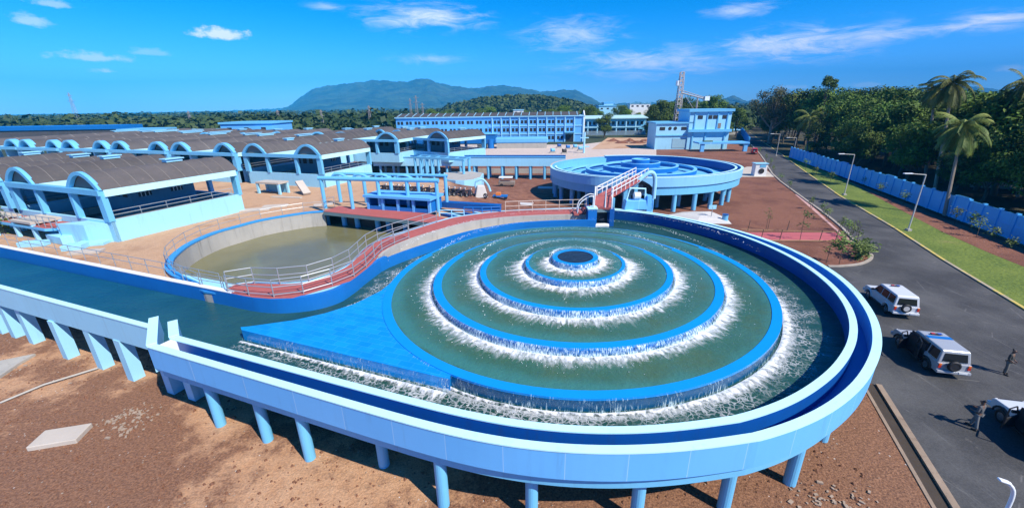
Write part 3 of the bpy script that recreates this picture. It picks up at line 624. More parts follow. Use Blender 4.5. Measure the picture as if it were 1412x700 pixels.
def T1(r, a):
    x, y = r*math.cos(a), r*math.sin(a); return (C1.x+(x-_b*y)/_det, C1.y+(y-_b*x)/_det)
def T1w(r, a): return (C1.x+r*math.cos(a), C1.y+r*math.sin(a))
aer1 = thing('cascade_aerator', 'large round cascade aerator with water pouring over blue steps, raised on columns in the foreground', 'aerator', (C1.x, C1.y, 0))
def _lin_unused(p, q, n=10): return [Vector(p).lerp(Vector(q), (i+1)/n) for i in range(n)]
LEFT = dict(oo=at(202.5, 477.4, 4.6).to_2d(), oi=at(213.2, 473.6, 4.6).to_2d(), io=at(233.6, 466, 4.6).to_2d(), ii=at(243.9, 462.2, 4.6).to_2d())
# the rings keep their own slightly oval plan; the walls were measured from the same centre
def TT(r, a): return T1(r, a) if r < 14.2 else T1w(r, a)
tail = [LEFT[k] for k in ('oo', 'oi', 'io', 'ii')]
colpx = [(305, 585), (370, 606), (428, 631), (530, 640), (612, 695), (733, 713), (876, 720), (997, 700), (1088, 665), (1133, 605)]
cols = [(*at(u, v).to_2d(), .26, -.05) for u, v in colpx]
for k in range(10): a = R(-20+k*30); cols.append((*T1(12.2, a), .3, -.05))
bin_ = [p.to_2d() for p in resample([p.to_3d() for p in cr(BACK_IN, 6)], .9)]; bout = []
_bo = [p.to_3d() for p in cr(WALK_OUT[-3:]+BACK_OUT[1:], 6)]; bout = [p.to_2d() for p in resample(_bo, .01)]
bo_m = []
for p in bin_: bo_m.append(min(bout, key=lambda q: (q-p).length))
# only the part right of the launder's start has a channel
st = next(i for i, p in enumerate(bin_) if p.x > at(530, 352, 4.6).x)
oo1, oi1, io1, ii1 = aerator(aer1, TT, 4.2, .4, 4.6, 3.25, 2.62, True, cols, tail, bin_[st:], bo_m[st:], ROYAL, SKYB, PERI)
# launder end: two tall return fins and a pale box where it meets the channel
def fins():
    d = (at(202.5, 477.4, 4.6)-at(351, 520.7, 4.6)).normalized()
    for p, q in ((LEFT['oo'].to_3d(), at(206, 440, 4.62)), (LEFT['io'].to_3d(), at(232, 445, 4.62))):
        w = (q-p); w.z = 0; w = w.normalized(); sd = Vector((-w.y, w.x, 0)); sd = sd if sd.x > 0 else -sd
        mb = MB(); mb.strip([p.to_2d(), q.to_2d()], [(p+sd*.42).to_2d(), (q+sd*.42).to_2d()], 3.0, 4.63); mb.build('end_fin', SKYL, aer1)
        mb = MB(); mb.strip([(p-sd*.02).to_2d(), (q-sd*.02).to_2d()], [(p+sd*.44).to_2d(), (q+sd*.44).to_2d()], 4.632, 4.70); mb.build('wall_rim', RIM, aer1)
    p = (LEFT['oi'].to_3d()*.45+LEFT['io'].to_3d()*.55)-d*.4; mb = MB(); mb.box((p.x, p.y, 4.05), (.45, .62, 1.0), math.atan2(d.y, d.x)); mb.build('end_box', WHITE, aer1)
fins()
# flat blue apron between the rings and the channel
def apron():
    up = P2([(331.8, 450.7), (343.6, 449.6), (405.7, 441), (448.6, 431.4), (489.3, 418.6), (525.7, 400.4), (537, 396)], 4.16)
    lo = P2([(333, 454.5), (620, 522.5), (636, 526)], 4.16)
    arc = [Vector(T1(13.38, R(a))) for a in range(-123, -200, -4)]
    poly = [tuple(p) for p in [lo[0], lo[1]]]+[tuple(p) for p in arc]+[tuple(p) for p in up[::-1][1:]]
    mb = MB(); mb.prism(poly, 3.0, 4.16); mb.build('apron_deck', TILES, aer1)
    a, b = Vector(lo[0]), Vector(lo[1]); return a, b, [Vector(p) for p in up]
ap0, ap1, apup = apron()
ap_n = Vector(((ap1-ap0).y, -(ap1-ap0).x)).normalized()
# water
ZTR = 3.5
poly = [Vector(p)+(Vector(q)-Vector(p)).normalized()*.12 for p, q in zip(ii1, io1)]
chf = [at(203, 451, 4.6).to_2d(), at(0, 396.5, 4.6).to_2d(), Vector((-140, 69.5))+Vector((0, -10.5))]
chan_poly = [LEFT['ii']+Vector((.2, -.3)), LEFT['oi'], chf[0]+Vector((.1, .15)), chf[1]+Vector((.1, .2)), Vector((-138, 59.5)), Vector((-138, 69.2)), CH_BACK[1]+Vector((0, -.1)), CH_BACK[2]+Vector((0, -.1)), at(330, 405, 4.6).to_2d()]
wp = [p.to_2d() for p in WALK_OUT_S if p.x < at(527, 345, 4.6).x]
poly2 = poly+chan_poly[1:]+[p+Vector((0, .15)) for p in wp]+[p+(p-C1).normalized()*.15 for p in bin_[st:]]+[Vector((10.5, 44.5))]
def water_poly(name, poly, z, mat):
    V = [Vector(p) for p in poly]; r = geometry.delaunay_2d_cdt(V, [(i, (i+1) % len(V)) for i in range(len(V))], [list(range(len(V)))], 1, .001)
    mb = MB(); mb.add([(p.x, p.y, z) for p in r[0]], [tuple(f) for f in r[2]]); tag(mb.build(name, mat), kind='structure')
mt, t, b, out = new_mat('trough and channel water')      # darker green near the rings, bluer out in the channel
p = wpos(t); sx = N(t, 'ShaderNodeSeparateXYZ'); t.links.new(p, sx.inputs[0])
n0 = noise_(t, p, .18, 5); n1 = noise_(t, wpos(t, 1, 1.5, 1), 1.0, 5, .6, .4); n2 = noise_(t, p, 5, 4, .65, .3)
g = step_(t, sx.outputs[0], -34, -8)
c = mix_(t, g, mix_(t, step_(t, n0, .35, .65), (.006, .075, .125), (.010, .095, .145)), mix_(t, step_(t, n0, .35, .65), (.013, .058, .048), (.024, .080, .064)))
t.links.new(c, b.inputs['Base Color']); b.inputs['Roughness'].default_value = .07; b.inputs['IOR'].default_value = 1.33
bump_(t, b, math_(t, 'ADD', n1, math_(t, 'MULTIPLY', n2, .4)), .8, .12)
water_poly('trough_water', poly2, ZTR, mt)
for k, (r, w) in enumerate(TIERS):
    z = 4.2+.4*k; r_in = TIERS[k+1][0]-.02 if k < 4 else 0
    ring_water('terrace_water' if k < 4 else 'inlet_water', r_in, r-w+.01, z-.035 if k < 4 else z-.02, WTER if k < 4 else WPIPE, T1, over=w*.72 if k < 4 else 0.)
for k, (r, w) in enumerate(TIERS):
    z = 4.2+.4*k; zb_ = ZTR if k == 0 else 4.2+.4*(k-1)-.035
    fall('waterfall', T1, r, z, zb_, aer1, FALLW if k > 0 else FALL)
aw0 = lambda a: .35+.45*smooth01(-2.35, -1.0, a if a < PI else a-2*PI) if (a if a < PI else a-2*PI) < 1.2 else .45
FOAMS = [(0, 1.0, .2, aw0), (1, 1.0, .16, None), (2, 1.05, .18, None), (3, 1.3, .2, None), (4, 1.2, .18, None)]
for k, w, h, w2 in FOAMS:
    r = TIERS[k][0]; zb_ = ZTR if k == 0 else 4.2+.4*(k-1)-.035
    back = (lambda a: 1-.55*max(0, math.sin(a))) if k else w2
    foam_ring('white_foam', T1, r+.12, w, zb_, h, 40+k, FOAM, w2=back)
    foam_ring('foam_fringe', T1, r+.3, w*1.15, zb_+.004, .03, 60+k, THIN, w2=back)
    splash('spray', T1, r+.02, .3, z-.02, 170+k, 1300, w2=lambda a: smooth01(-.1, .5, math.sin(a)), hz=.35)
    splash('spray', T1, r+.2, w*1.2, zb_, 70+k, [1600, 900, 700, 500, 300][k], w2=w2 if k == 0 else None)
foam_ring('lacy_foam', T1, 13.75, 2.0, ZTR, .03, 91, LACE, w2=lambda a: 1.0 if math.sin(a) < .5 else .3)
def strip_foam(p0, p1, w, z, h, seed, mat, name, n=260, m=8):
    f = fnoise(seed); g = fnoise(seed+9); mb = MB(); d = (p1-p0); L = d.length; d = d/L; nn = Vector((d.y, -d.x)); rr = random.Random(seed)
    for i in range(n):
        s = i/(n-1); ww = w*(.35+.65*s)*(1+.3*f(s*2.2))
        for j in range(m):
            t_ = j/(m-1); q = p0+d*L*s+nn*(ww*t_); mb.v.append((q.x, q.y, z+.012+h*(.4+.6*s)*(1-t_)*(.6+.4*abs(g(s*2+t_)))*min(1, .3+3*t_)+.02*h*rr.random())); mb.uv.append((s*L, t_))
    for i in range(n-1):
        for j in range(m-1): a = i*m+j; mb.f.append((a, a+m, a+m+1, a+1))
    tag(mb.build(name, mat, smooth=True), kind='stuff')
strip_foam(ap0+ap_n*.18, ap1+ap_n*.25, .85, ZTR, .22, 5, FOAM, 'white_foam')
strip_foam(ap0+ap_n*.5, ap1+ap_n*.7, 1.3, ZTR, .03, 8, LACE, 'lacy_foam')
strip_foam(apup[-2]-Vector((.1, 0)), apup[3]-Vector((.05, 0)), -.3, ZTR+.5, .1, 6, LACE, 'lacy_foam', 90)
def apron_fall():
    mb = MB(); n = 200; prof = [(0., .02, 0), (.08, 0, .12), (.14, -.08, .3), (.2, -.72, 1)]
    for i in range(n):
        q = ap0.lerp(ap1, i/(n-1))
        for d, dz, t_ in prof: mb.v.append((q.x+ap_n.x*d, q.y+ap_n.y*d, 4.16+dz)); mb.uv.append((i/(n-1)*(ap1-ap0).length, t_))
    for i in range(n-1):
        for j in range(3): a = i*4+j; mb.f.append((a, a+1, a+5, a+4))
    mb.build('waterfall', FALL, aer1, smooth=True)
apron_fall()

# ------------------------------------------------------------------ inlet channel on the left
chan = thing('water_channel', 'pale blue raised water channel on tapered piers entering at the left', 'channel', (-28, 25, 0))
f0, f1 = at(203, 451, 4.6).to_2d(), at(0, 396.5, 4.6).to_2d(); dch = (f1-f0).normalized(); nch = Vector((-dch.y, dch.x)); nch = nch if nch.y > 0 else -nch
fa = [f0-dch*.15, f0, f1, f1+dch*95]
mb = MB(); mb.strip(fa, [p+nch*.28 for p in fa], 2.95, 4.53); mb.build('front_wall', SKYL, chan)
mb = MB(); mb.strip([p-nch*.03 for p in fa], [p+nch*.31 for p in fa], 4.53, 4.6); mb.build('wall_rim', RIM, chan)
mb = MB(); mb.strip([p+nch*.29 for p in fa], [p+nch*8.2 for p in fa], 2.95, 3.2); mb.build('channel_floor', SKYL, chan)
bk = [Vector((-140, 69.5)), CH_BACK[1], CH_BACK[2], at(314.3, 402.5, 4.6).to_2d()]
wall2 = bk+[p.to_2d() for p in cr(WALK_OUT[:8], 6)][1:]+bin_[1:st+1]
nn = offset(wall2, .35)
mb = MB(); mb.strip(wall2, nn, 0, 4.54); mb.build('back_wall', MIDB, chan)
mb = MB(); mb.strip([p for p in offset(wall2[:5], -.02)], offset(wall2[:5], .36), 4.54, 4.6); mb.build('wall_rim', WHITE, chan)
for k, (u, v) in enumerate([(0, 460), (43, 474), (90, 495), (138, 509), (180, 525), (235, 543), (264, 552)]):
    p = at(u, v).to_2d()+nch*.36; w = .62; mb = MB(); mb.frustum((p.x, p.y), (w, .66), (w, .66), -.05, 2.96, math.atan2(dch.y, dch.x)); mb.build('pier', SKYL, chan)
for k in range(1, 9): p = f1+dch*(k*3.4-1.2)+nch*.45; mb = MB(); mb.frustum((p.x, p.y), (.62, .66), (.62, .66), -.05, 2.96, math.atan2(dch.y, dch.x)); mb.build('pier', SKYL, chan)

# ------------------------------------------------------------------ pond, walkway, deck
water_poly('pond_water', [p.to_2d() for p in resample([p.to_3d() for p in POND_IN], 1)]+[Vector((-21, 52)), Vector((-7, 49)), Vector((-7.2, 44.4))]+[p.to_2d() for p in resample([p.to_3d() for p in WALK_IN_S if p.x < -8.2], 1)][::-1][:-1], 2.5, WPND)
pond = thing('settling_pond_wall', 'stained curved concrete wall with blue rim round the muddy pond', 'pond wall', (-27, 38, 2))
pin = [p.to_2d() for p in resample([p.to_3d() for p in POND_IN], .8)]; po_ = offset(pin, .45)
if (po_[10]-Vector((-18, 38))).length < (pin[10]-Vector((-18, 38))).length: po_ = offset(pin, -.45)
sg = 1 if (offset(pin, .45)[10]-Vector((-18, 38))).length > (pin[10]-Vector((-18, 38))).length else -1
mb = MB(); mb.strip(pin, po_, 1.0, 4.22); mb.build('wall', CONC, pond)
mb = MB(); mb.strip(offset(pin, -.04*sg), offset(pin, .5*sg), 4.22, 4.36); mb.build('rim', M('azure paint', (.04, .30, .66), .5, .1, .6, .1, streak=.2), pond)
walk = thing('walkway', 'red paved walkway winding between the muddy pond and the aerator', 'walkway', (-12, 30, 2))
win = [p.to_2d() for p in resample([p.to_3d() for p in WALK_IN_S], .25)]; wo_all = [p.to_2d() for p in resample([p.to_3d() for p in WALK_OUT_S], .25)]
win = [p.to_2d() for p in resample([p.to_3d() for p in win], .8)]; wo_m = [min(wo_all, key=lambda q: (q-p).length) for p in win]
wo_m = [p.lerp(q, .985) for p, q in zip(win, wo_m)]
mb = MB(); mb.strip(win, wo_m, 1.0, 4.50); mb.build('walkway_base', SKYL, walk)
w_a = [p.lerp(q, .08) for p, q in zip(win, wo_m)]
mb = MB(); mb.strip(w_a, wo_m, 4.502, 4.56); mb.build('paving', REDP, walk)
mb = MB(); mb.strip(win, [p.lerp(q, .07) for p, q in zip(win, wo_m)], 4.502, 4.60); mb.build('coping', SKYL, walk)
railing('grey pipe railing on the pond side of the red winding walkway', [p.lerp(q, .10).to_3d()+Vector((0, 0, 4.55)) for p, q in zip(win, wo_m) if p.x < -8], 1.25, 2.0, 3)
railing('grey pipe railing on the aerator side of the red winding walkway', [p.lerp(q, .93).to_3d()+Vector((0, 0, 4.55)) for p, q in zip(win, wo_m) if p.x < -11], 1.25, 2.0, 3)
railing('thin grey railing round the blue rim of the muddy pond', [p.to_3d()+Vector((0, 0, 4.36)) for p in offset(pin, .3*sg)], 1.15, 2.4, 2, r=.025)
railing('thin grey railing along the white topped left channel wall', [p.to_3d()+Vector((0, 0, 4.5)) for p in offset([Vector((-75, 46))]+bk[1:3]+[bk[3]+Vector((-1.2, .3))], .6)], 1.15, 2.1, 2, r=.025)
cream = M('cream painted steel', (.62, .52, .42), .6)
railing('cream railing on the walkway behind the far side of the aerator', [at(u, v, 4.55) for u, v in ((697, 293), (735, 291.5), (775, 290.5), (808, 290))], 1.3, 1.5, 3, cream)
deck = thing('pond_deck', 'red topped deck on round legs over the far end of the muddy pond', 'deck', (-15, 48, 2))
dk = P2([(445.6, 291.2), (563.8, 303.5), (600, 308), (622, 303), (592, 294.5), (506, 286.5), (467, 284)], 4.45)
mb = MB(); mb.prism([tuple(p) for p in dk], 4.41, 4.46); mb.build('paving', REDP, deck)
mb = MB(); mb.prism([tuple(p) for p in dk], 4.0, 4.405); mb.build('deck_slab', M('grey green concrete', (.16, .24, .25), .8, .2), deck)
for u, v in ((452, 307), (476, 310), (494, 312.5), (522, 316), (537, 317), (560, 319)):
    p = at(u, v, 2.5); mb = MB(); mb.cyl((p.x, p.y), .32, 1.5, 4.02, 14); mb.build('leg', SKYB, deck, smooth=False)
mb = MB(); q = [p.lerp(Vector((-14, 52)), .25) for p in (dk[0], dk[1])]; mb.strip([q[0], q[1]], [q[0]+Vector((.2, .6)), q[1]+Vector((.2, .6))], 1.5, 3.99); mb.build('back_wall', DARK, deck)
railing('grey railing at the left end of the red pond deck', [at(446, 290, 4.46), at(462, 285, 4.46)], 1.3, 1.4, 2)

# ------------------------------------------------------------------ filter houses with barrel vault roofs
UW, WD, ZE = 17.1, 13.6, 5.2        # width, depth, eaves above the base; local x runs left from the right front corner
def filter_house(label, zbase=0., group='vaulted filter houses'):
    t = thing('filter_house', label, 'filter house', group=group)
    bays = [(0, 5.3, 1), (5.3, 11.8, 0), (11.8, 17.1, 1)]
    b = lambda mb, n, mat, **k: mb.build(n, mat, t, local=True, **k)
    X = lambda x: -x
    mb = MB(); mb.box((-UW/2, .15, 1.05+zbase/2), (UW, .3, 2.1-zbase)); b(mb, 'front_wall', SKYL)
    mb = MB(); mb.box((-.15, WD/2+.002, 1.1+zbase/2), (.3, WD-.01, 2.2-zbase)); b(mb, 'side_wall', SKYL)
    mb = MB(); mb.box((-UW+.15, WD/2, 1.1+zbase/2), (.3, WD, 2.2-zbase)); b(mb, 'side_wall', SKYL)
    mb = MB(); mb.box((-UW/2, WD-.15, 1.1+zbase/2), (UW-.7, .3, 2.2-zbase)); b(mb, 'back_wall', SKYL)
    mb = MB(); mb.box((-UW/2, WD/2, 1.0), (UW-.62, WD-.64, .1)); b(mb, 'tank_water', DARKW)
    for x in (5.3, 11.8): mb = MB(); mb.box((X(x), WD/2, 1.35), (.5, WD-.65, .8)); b(mb, 'tank_divider', CONC)
    mb = MB(); mb.box((-UW/2, -.02, ZE-.27), (UW+.1, .5, .52)); b(mb, 'front_beam', SKYB)
    mb = MB(); mb.box((.02, WD/2, ZE-.34), (.42, WD-.3, .66)); b(mb, 'side_beam', RIM)
    mb = MB(); mb.box((-UW-.02, WD/2, ZE-.34), (.42, WD-.3, .66)); b(mb, 'side_beam', SKYB)
    mb = MB(); mb.box((-UW/2, WD, ZE-.27), (UW+.1, .45, .52)); b(mb, 'back_beam', SKYB)
    for x, w in ((.35, .85), (5.3, .5), (11.8, .5), (UW-.35, .85)):
        for y, w2 in ((.12, .5), (WD-.1, .45)):
            if y > 1 and x in (5.3, 11.8): pass
            mb = MB(); mb.box((X(x), y, (2.1+ZE-.5)/2), (w, w2, ZE-.5-2.1)); b(mb, 'column', SKYB)
    # pilaster strips at the corner
    for x0, x1, arch in bays:
        if arch:
            n = 14; cx_ = X((x0+x1)/2); r = (x1-x0)/2; rise = 1.55; ov = .22
            seg = lambda i: (1-2*i/n, 1-(1-2*i/n)**2)
            prof = [(cx_+(r+ov)*seg(i)[0], ZE-.02+rise*seg(i)[1]) for i in range(n+1)]
            inn = [(cx_+(r-.02)*seg(i)[0], ZE-.03+(rise-.2)*seg(i)[1]) for i in range(n+1)]
            mb = MB(); vs = []
            for y in (.1, WD+.15):
                vs += [(x, y, z) for x, z in prof]+[(x, y, z) for x, z in inn]
            k = n+1; mb.v = vs
            for i in range(n):
                mb.f += [(i, i+1, 2*k+i+1, 2*k+i), (k+i, k+i+1, 3*k+i+1, 3*k+i), (i, i+1, k+i+1, k+i), (2*k+i, 2*k+i+1, 3*k+i+1, 3*k+i)]
            rf = b(mb, 'roof', ROOF)
            mb = MB()
            for s in range(1, 9):
                y = .1+s*WD/9; mb.tube([(x*1.0+(x-cx_)*.004, y, z+.02) for x, z in prof], .035, 4, False)
            mb.build('roof_joint', SEAM, rf, local=True)
            mb = MB(); po2 = [(cx_+(r+.14)*seg(i)[0], ZE+.003+(rise+.10)*seg(i)[1]) for i in range(n+1)]
            pi2 = [(cx_+(r-.45)*seg(i)[0], ZE+.003+(rise-.24)*seg(i)[1]) for i in range(n+1)]
            vs = []
            for y in (-.14, .22): vs += [(x, y, z) for x, z in po2]+[(x, y, z) for x, z in pi2]
            mb.v = vs
            for i in range(n): mb.f += [(i, i+1, 2*k+i+1, 2*k+i), (k+i, k+i+1, 3*k+i+1, 3*k+i), (i, i+1, k+i+1, k+i), (2*k+i, 2*k+i+1, 3*k+i+1, 3*k+i)]
            b(mb, 'arch_rim', SKYB)
            mb = MB(); mb.v = [(x, .3, z) for x, z in pi2]; mb.f = [tuple(range(n+1))]; mb.v += [(x, .4, z) for x, z in pi2]; mb.f.append(tuple(range(n+1, 2*n+2))); b(mb, 'gable_infill', TYMP)
            mb = MB(); mb.box((cx_, WD*.62, ZE+rise+.18), (.8, 1.7, .3)); mb.box((cx_, WD*.62, ZE+rise+.37), (1.1, 2.0, .1)); b(mb, 'roof_vent', SKYL)
        else:
            mb = MB(); mb.box((X((x0+x1)/2), WD/2+.1, ZE-.1), (x1-x0-.5, WD-.4, .2)); b(mb, 'flat_roof', RIM)
    # control rooms in the middle, with grilled windows
    mb = MB(); mb.box((X(8.2), WD*.62, 3.0), (5.0, WD*.5, 4.0)); rm = b(mb, 'control_room', M('blue wall with painted shade', (.10, .26, .40), .7, .12, .6, .1, streak=.3))  # house's blue paint, darkened in colour to imitate shade under the roof
    for yy in (WD*.47, WD*.72):
        mb = MB(); mb.box((X(5.7)+.03, yy, 3.6), (.06, 1.3, 1.1)); wdw = mb.build('window', DARK, rm, local=True)
        mb = MB()
        for q in (-.4, 0, .4): mb.box((X(5.7)+.08, yy+q, 3.6), (.05, .07, 1.1))
        mb.box((X(5.7)+.085, yy, 3.6), (.05, 1.3, .07)); mb.build('window_grille', WHITE, wdw, local=True)
    for xx in (6.8, 8.2, 9.6): mb = MB(); mb.box((X(xx), WD*.37-.03, 3.6), (.8, .06, 1.0)); mb.build('window', DARK, rm, local=True)
    mb = MB()
    for y0 in (0,):
        for zz in (2.55, 2.95): mb.tube([(-.75, .6, zz), (-.75, WD-.6, zz)], .035, 6)
        for q in range(6): mb.tube([(-.75, .6+q*(WD-1.2)/5, 2.1), (-.75, .6+q*(WD-1.2)/5, 2.97)], .035, 6)
    b(mb, 'side_railing', STEEL)
    mb = MB(); mb.box((-.75, WD/2, 2.05), (.9, WD-.7, .12)); b(mb, 'side_gangway', CONC)
    return t
O_A = at(163, 334, 4); ANG = math.atan2(-.364, .932)
protoA = filter_house('vaulted filter house nearest the pond, its long pale side wall in full sun')
protoA.location = (O_A.x, O_A.y, 4.0); protoA.rotation_euler.z = ANG
UV_ = Vector((math.cos(ANG), math.sin(ANG), 0)); WV = Vector((-UV_.y, UV_.x, 0))
dup(protoA, O_A-UV_*18.4+Vector((0, 0, 0)), ANG, label='vaulted filter house cut by the left edge, beside the channel')
LB = ['vaulted filter house at the right end of the second row', 'second vaulted filter house from the right in the second row', 'middle vaulted filter house of the second row', 'fourth vaulted filter house from the right in the second row', 'fifth vaulted filter house from the right in the second row', 'leftmost vaulted filter house of the second row, cut by the picture edge']
PB = [(441, 335), (324, 237), (231, 155), (151, 88), (84, 30), (28, -30)]
angB = math.atan2(-.31, .95); first = None
for k, (a, b_) in enumerate(PB):
    P, Q = at(a, 214-.0275*(441-a), 9.2), at(b_, 214-.0275*(441-b_), 9.2); L = (P-Q).length
    dup(protoA, (P.x, P.y, 4.0), math.atan2(P.y-Q.y, P.x-Q.x), (L/UW, (.92, 2.2, 2.4, 3.0, 3.4, 3.4)[k], 1), label=LB[k])
# third row behind: only roofs show
P0 = at(436, 213, 9.2); d3 = Vector((-.95, .31, 0)); w3 = Vector((.31, .95, 0))
for k in range(3):
    p = P0+w3*(30 if k < 2 else 26)+d3*(4+k*19.5); dup(protoA, (p.x, p.y, 4.0), angB, (1.08, 1.3, 1), label='filter house in the third row with only its dark vaulted roofs showing')['group'] = 'third row of filter houses'
PCa, PCb = at(617, 192, 9.2), at(537, 188, 9.2)
hc = dup(protoA, (PCa.x, PCa.y, 4.0), math.atan2(PCa.y-PCb.y, PCa.x-PCb.x), ((PCa-PCb).length/UW, .95, 1), label='vaulted filter house behind the long elevated launder')
pc2 = PCb+(PCb-PCa).normalized()*1.0
dup(protoA, (pc2.x, pc2.y, 4.0), math.atan2(PCa.y-PCb.y, PCa.x-PCb.x), (1.1, .95, 1), label='vaulted filter house half hidden behind the second row and left of the launder')
# front terrace, boxes and slabs of the first house
def oa(x, y, z=0.): return O_A-UV_*x+WV*y+Vector((0, 0, z))
t = thing('front_terrace', 'red paved terrace on a pale wall along the front of the nearest filter house', 'terrace', oa(14, -1.6))
mb = MB(); mb.prism([tuple(oa(3.2, -.05))[:2], tuple(oa(36, -.05))[:2], tuple(oa(36, -2.4))[:2], tuple(oa(6.5, -2.4))[:2]], 5.2, 5.45); mb.build('slab', SKYB, t)
mb = MB(); mb.prism([tuple(oa(3.4, -.1))[:2], tuple(oa(36, -.1))[:2], tuple(oa(36, -2.3))[:2], tuple(oa(6.6, -2.3))[:2]], 5.455, 5.5); mb.build('paving', REDP, t)
mb = MB(); mb.prism([tuple(oa(.6, -.02))[:2], tuple(oa(4.0, -.02))[:2], tuple(oa(5.6, -1.8))[:2], tuple(oa(2.2, -1.2))[:2]], 3.9, 5.9); mb.build('end_wall', SKYL, t)
railing('grey railing on the red terrace before the nearest filter house', [oa(4.5, -2.1, 1.5), oa(34, -2.1, 1.5)], 1.1, 1.2, 2)
def table_box(label, p, w, d, h, rz):
    t = thing('concrete_canopy', label, 'canopy', p)
    m_ = Matrix.Rotation(rz, 3, 'Z')
    mb = MB(); mb.box(Vector(p)+Vector((0, 0, h-.12)), (w, d, .24), rz); mb.build('roof_slab', SLAB, t)
    for i, j in ((-1, -1), (1, -1), (-1, 1), (1, 1)): q = Vector(p)+m_@Vector((i*(w/2-.2), j*(d/2-.2), 0)); mb = MB(); mb.box(q+Vector((0, 0, h/2-.13)), (.32, .32, h-.26), rz); mb.build('leg', SKYL, t)
    mb = MB(); mb.box(Vector(p)+m_@Vector((0, d/2-.12, h/2-.13)), (w-.7, .18, h-.27), rz); mb.build('back_wall', SKYB, t)
table_box('pale concrete canopy on square legs in front of the nearest filter house', at(48, 327, 4)+WV*.6, 4.0, 2.4, 1.9, ANG)
table_box('pale concrete canopy at the left edge above the channel wall', at(-6, 320, 4)+WV*.4, 5, 2.4, 1.9, ANG)
table_box('pale blue canopy with a leaning stair before the second row', at(378, 266, 4), 4.5, 2.0, 1.8, angB)
def block(name, label, p, d, rz, mat, cat, grp=None):
    mb = MB(); mb.box(Vector(p)+Vector((0, 0, d[2]/2)), d, rz); o = mb.build(name, mat, bevel=.03); tag(o, label, cat, grp); return o
for (u, v, w, d, h, dz, lb) in [(48, 339, 2.2, .8, .5, 10, 'pale blue precast block lying before the canopy, leftmost on the sand'), (85, 334, 3.2, .9, .8, -25, 'long pale blue precast beam lying right of the canopy'), (105, 343, 1.6, 1.2, .5, 15, 'short pale blue precast block beside the channel railing'), (128, 337, 2.6, 1.2, .3, 10, 'flat pale slab on the sand below the house corner'), (146, 330, 2.8, 1.0, .25, 22, 'pale slab lying nearest the corner of the first filter house'), (120, 349, 2.4, 1.0, .25, 14, 'thin pale slab next to the channel wall rail'), (353, 290, 3.4, 1.3, .2, 12, 'white slab on the sand right of the first house side wall'), (380, 285, 3.0, 1.2, .2, 12, 'white slab beside the stair of the second row'), (446, 283, 2.4, 1.0, .2, 20, 'pale slab near the corner of the second row house'), (395, 273, 5.0, .5, .2, -12, 'pale kerb slab along the foot of the second row')]:
    block('precast_block', lb, atg(u, v), (w, d, h), R(dz), SKYL if h > .26 else SLAB, 'block')
mb = MB(); a, c = atg(424, 269), at(412, 250, 5.8); mb.bar(a+Vector((0, 0, .2)), c, 1.1, .3); tag(mb.build('leaning_stair', SLAB), 'white concrete stair flight leaning against the second row canopy', 'stair')
mb = MB(); mb.box(at(85, 604)+Vector((0, 0, .1)), (2.1, 1.25, .3), R(14)); tag(mb.build('concrete_block', SLAB, bevel=.04), 'pale concrete slab lying alone on the brown earth', 'slab')
mb = MB(); mb.prism([tuple(at(u, v))[:2] for u, v in ((-60, 540), (0, 500), (50, 490), (28, 503), (0, 522), (-40, 560))], 0, .18); tag(mb.build('concrete_footing', CONC), 'grey concrete footing strip at the left edge beside the piers', 'footing')
mb = MB(); mb.tube([at(0, 555, .12), at(60, 530, .15), at(135, 507, .14)], .06, 8); tag(mb.build('earth_pipe', CONC), 'thin pale pipe lying on the earth along the left piers', 'pipe')

# ------------------------------------------------------------------ second aerator (dry)
C2 = Vector((24.0, 77.2)); KS = .86
def T2(r, a): return (C2.x+r*.98*math.cos(a), C2.y+r*.98*KS*math.sin(a))
aer2 = thing('cascade_aerator', 'dry round cascade aerator of pale blue steps on columns beyond the first one', 'aerator', (C2.x, C2.y, 0))
OO2 = [(a, min(r, 17.9) if a < 40 else r-1.6) for a, r in OO]; II2 = [(a, min(r, 16.6) if a < 40 else r-1.6) for a, r in II]
OO_s, II_s = OO, II
OO = OO2+[(-150, 17.4), (-170, 17.1), (-185, 16.9)]; II = II2+[(-150, 16.2), (-170, 15.9), (-185, 15.7)]
_pol = polar
def polar(tab, n=120, lo=-185., hi=100.): return _pol([(hi, tab[0][1])]+list(tab), n, lo, hi)
c2 = [(*T2(16.1, R(a)), .36, -.05) for a in range(-188, 20, 13)]+[(*T2(12.5, R(a)), .32, -.05) for a in range(-180, 30, 18)]
bi2_ = [Vector(T2(15.6, R(a))) for a in range(-185, -262, -6)]; bo2_ = [Vector(T2(16.9, R(a))) for a in range(-185, -262, -6)]
aerator(aer2, T2, 4.55, .52, 5.5, 4.05, 2.75, False, c2, None, bi2_, bo2_, M('sky blue step paint', (.20, .55, .84), .5, .08, .5, .1, streak=.2), SKYB, M('light blue paint', (.24, .56, .86), .5, .08, .4, .1, streak=.3))
mb = MB(); n = 120
mb.v = [(*T2(15.7, 2*PI*i/n), 3.02) for i in range(n)]; mb.f = [tuple(range(n))]; mb.build('trough_floor', M('sky blue step paint', (.20, .55, .84)), aer2)
OO, II, polar = OO_s, II_s, _pol

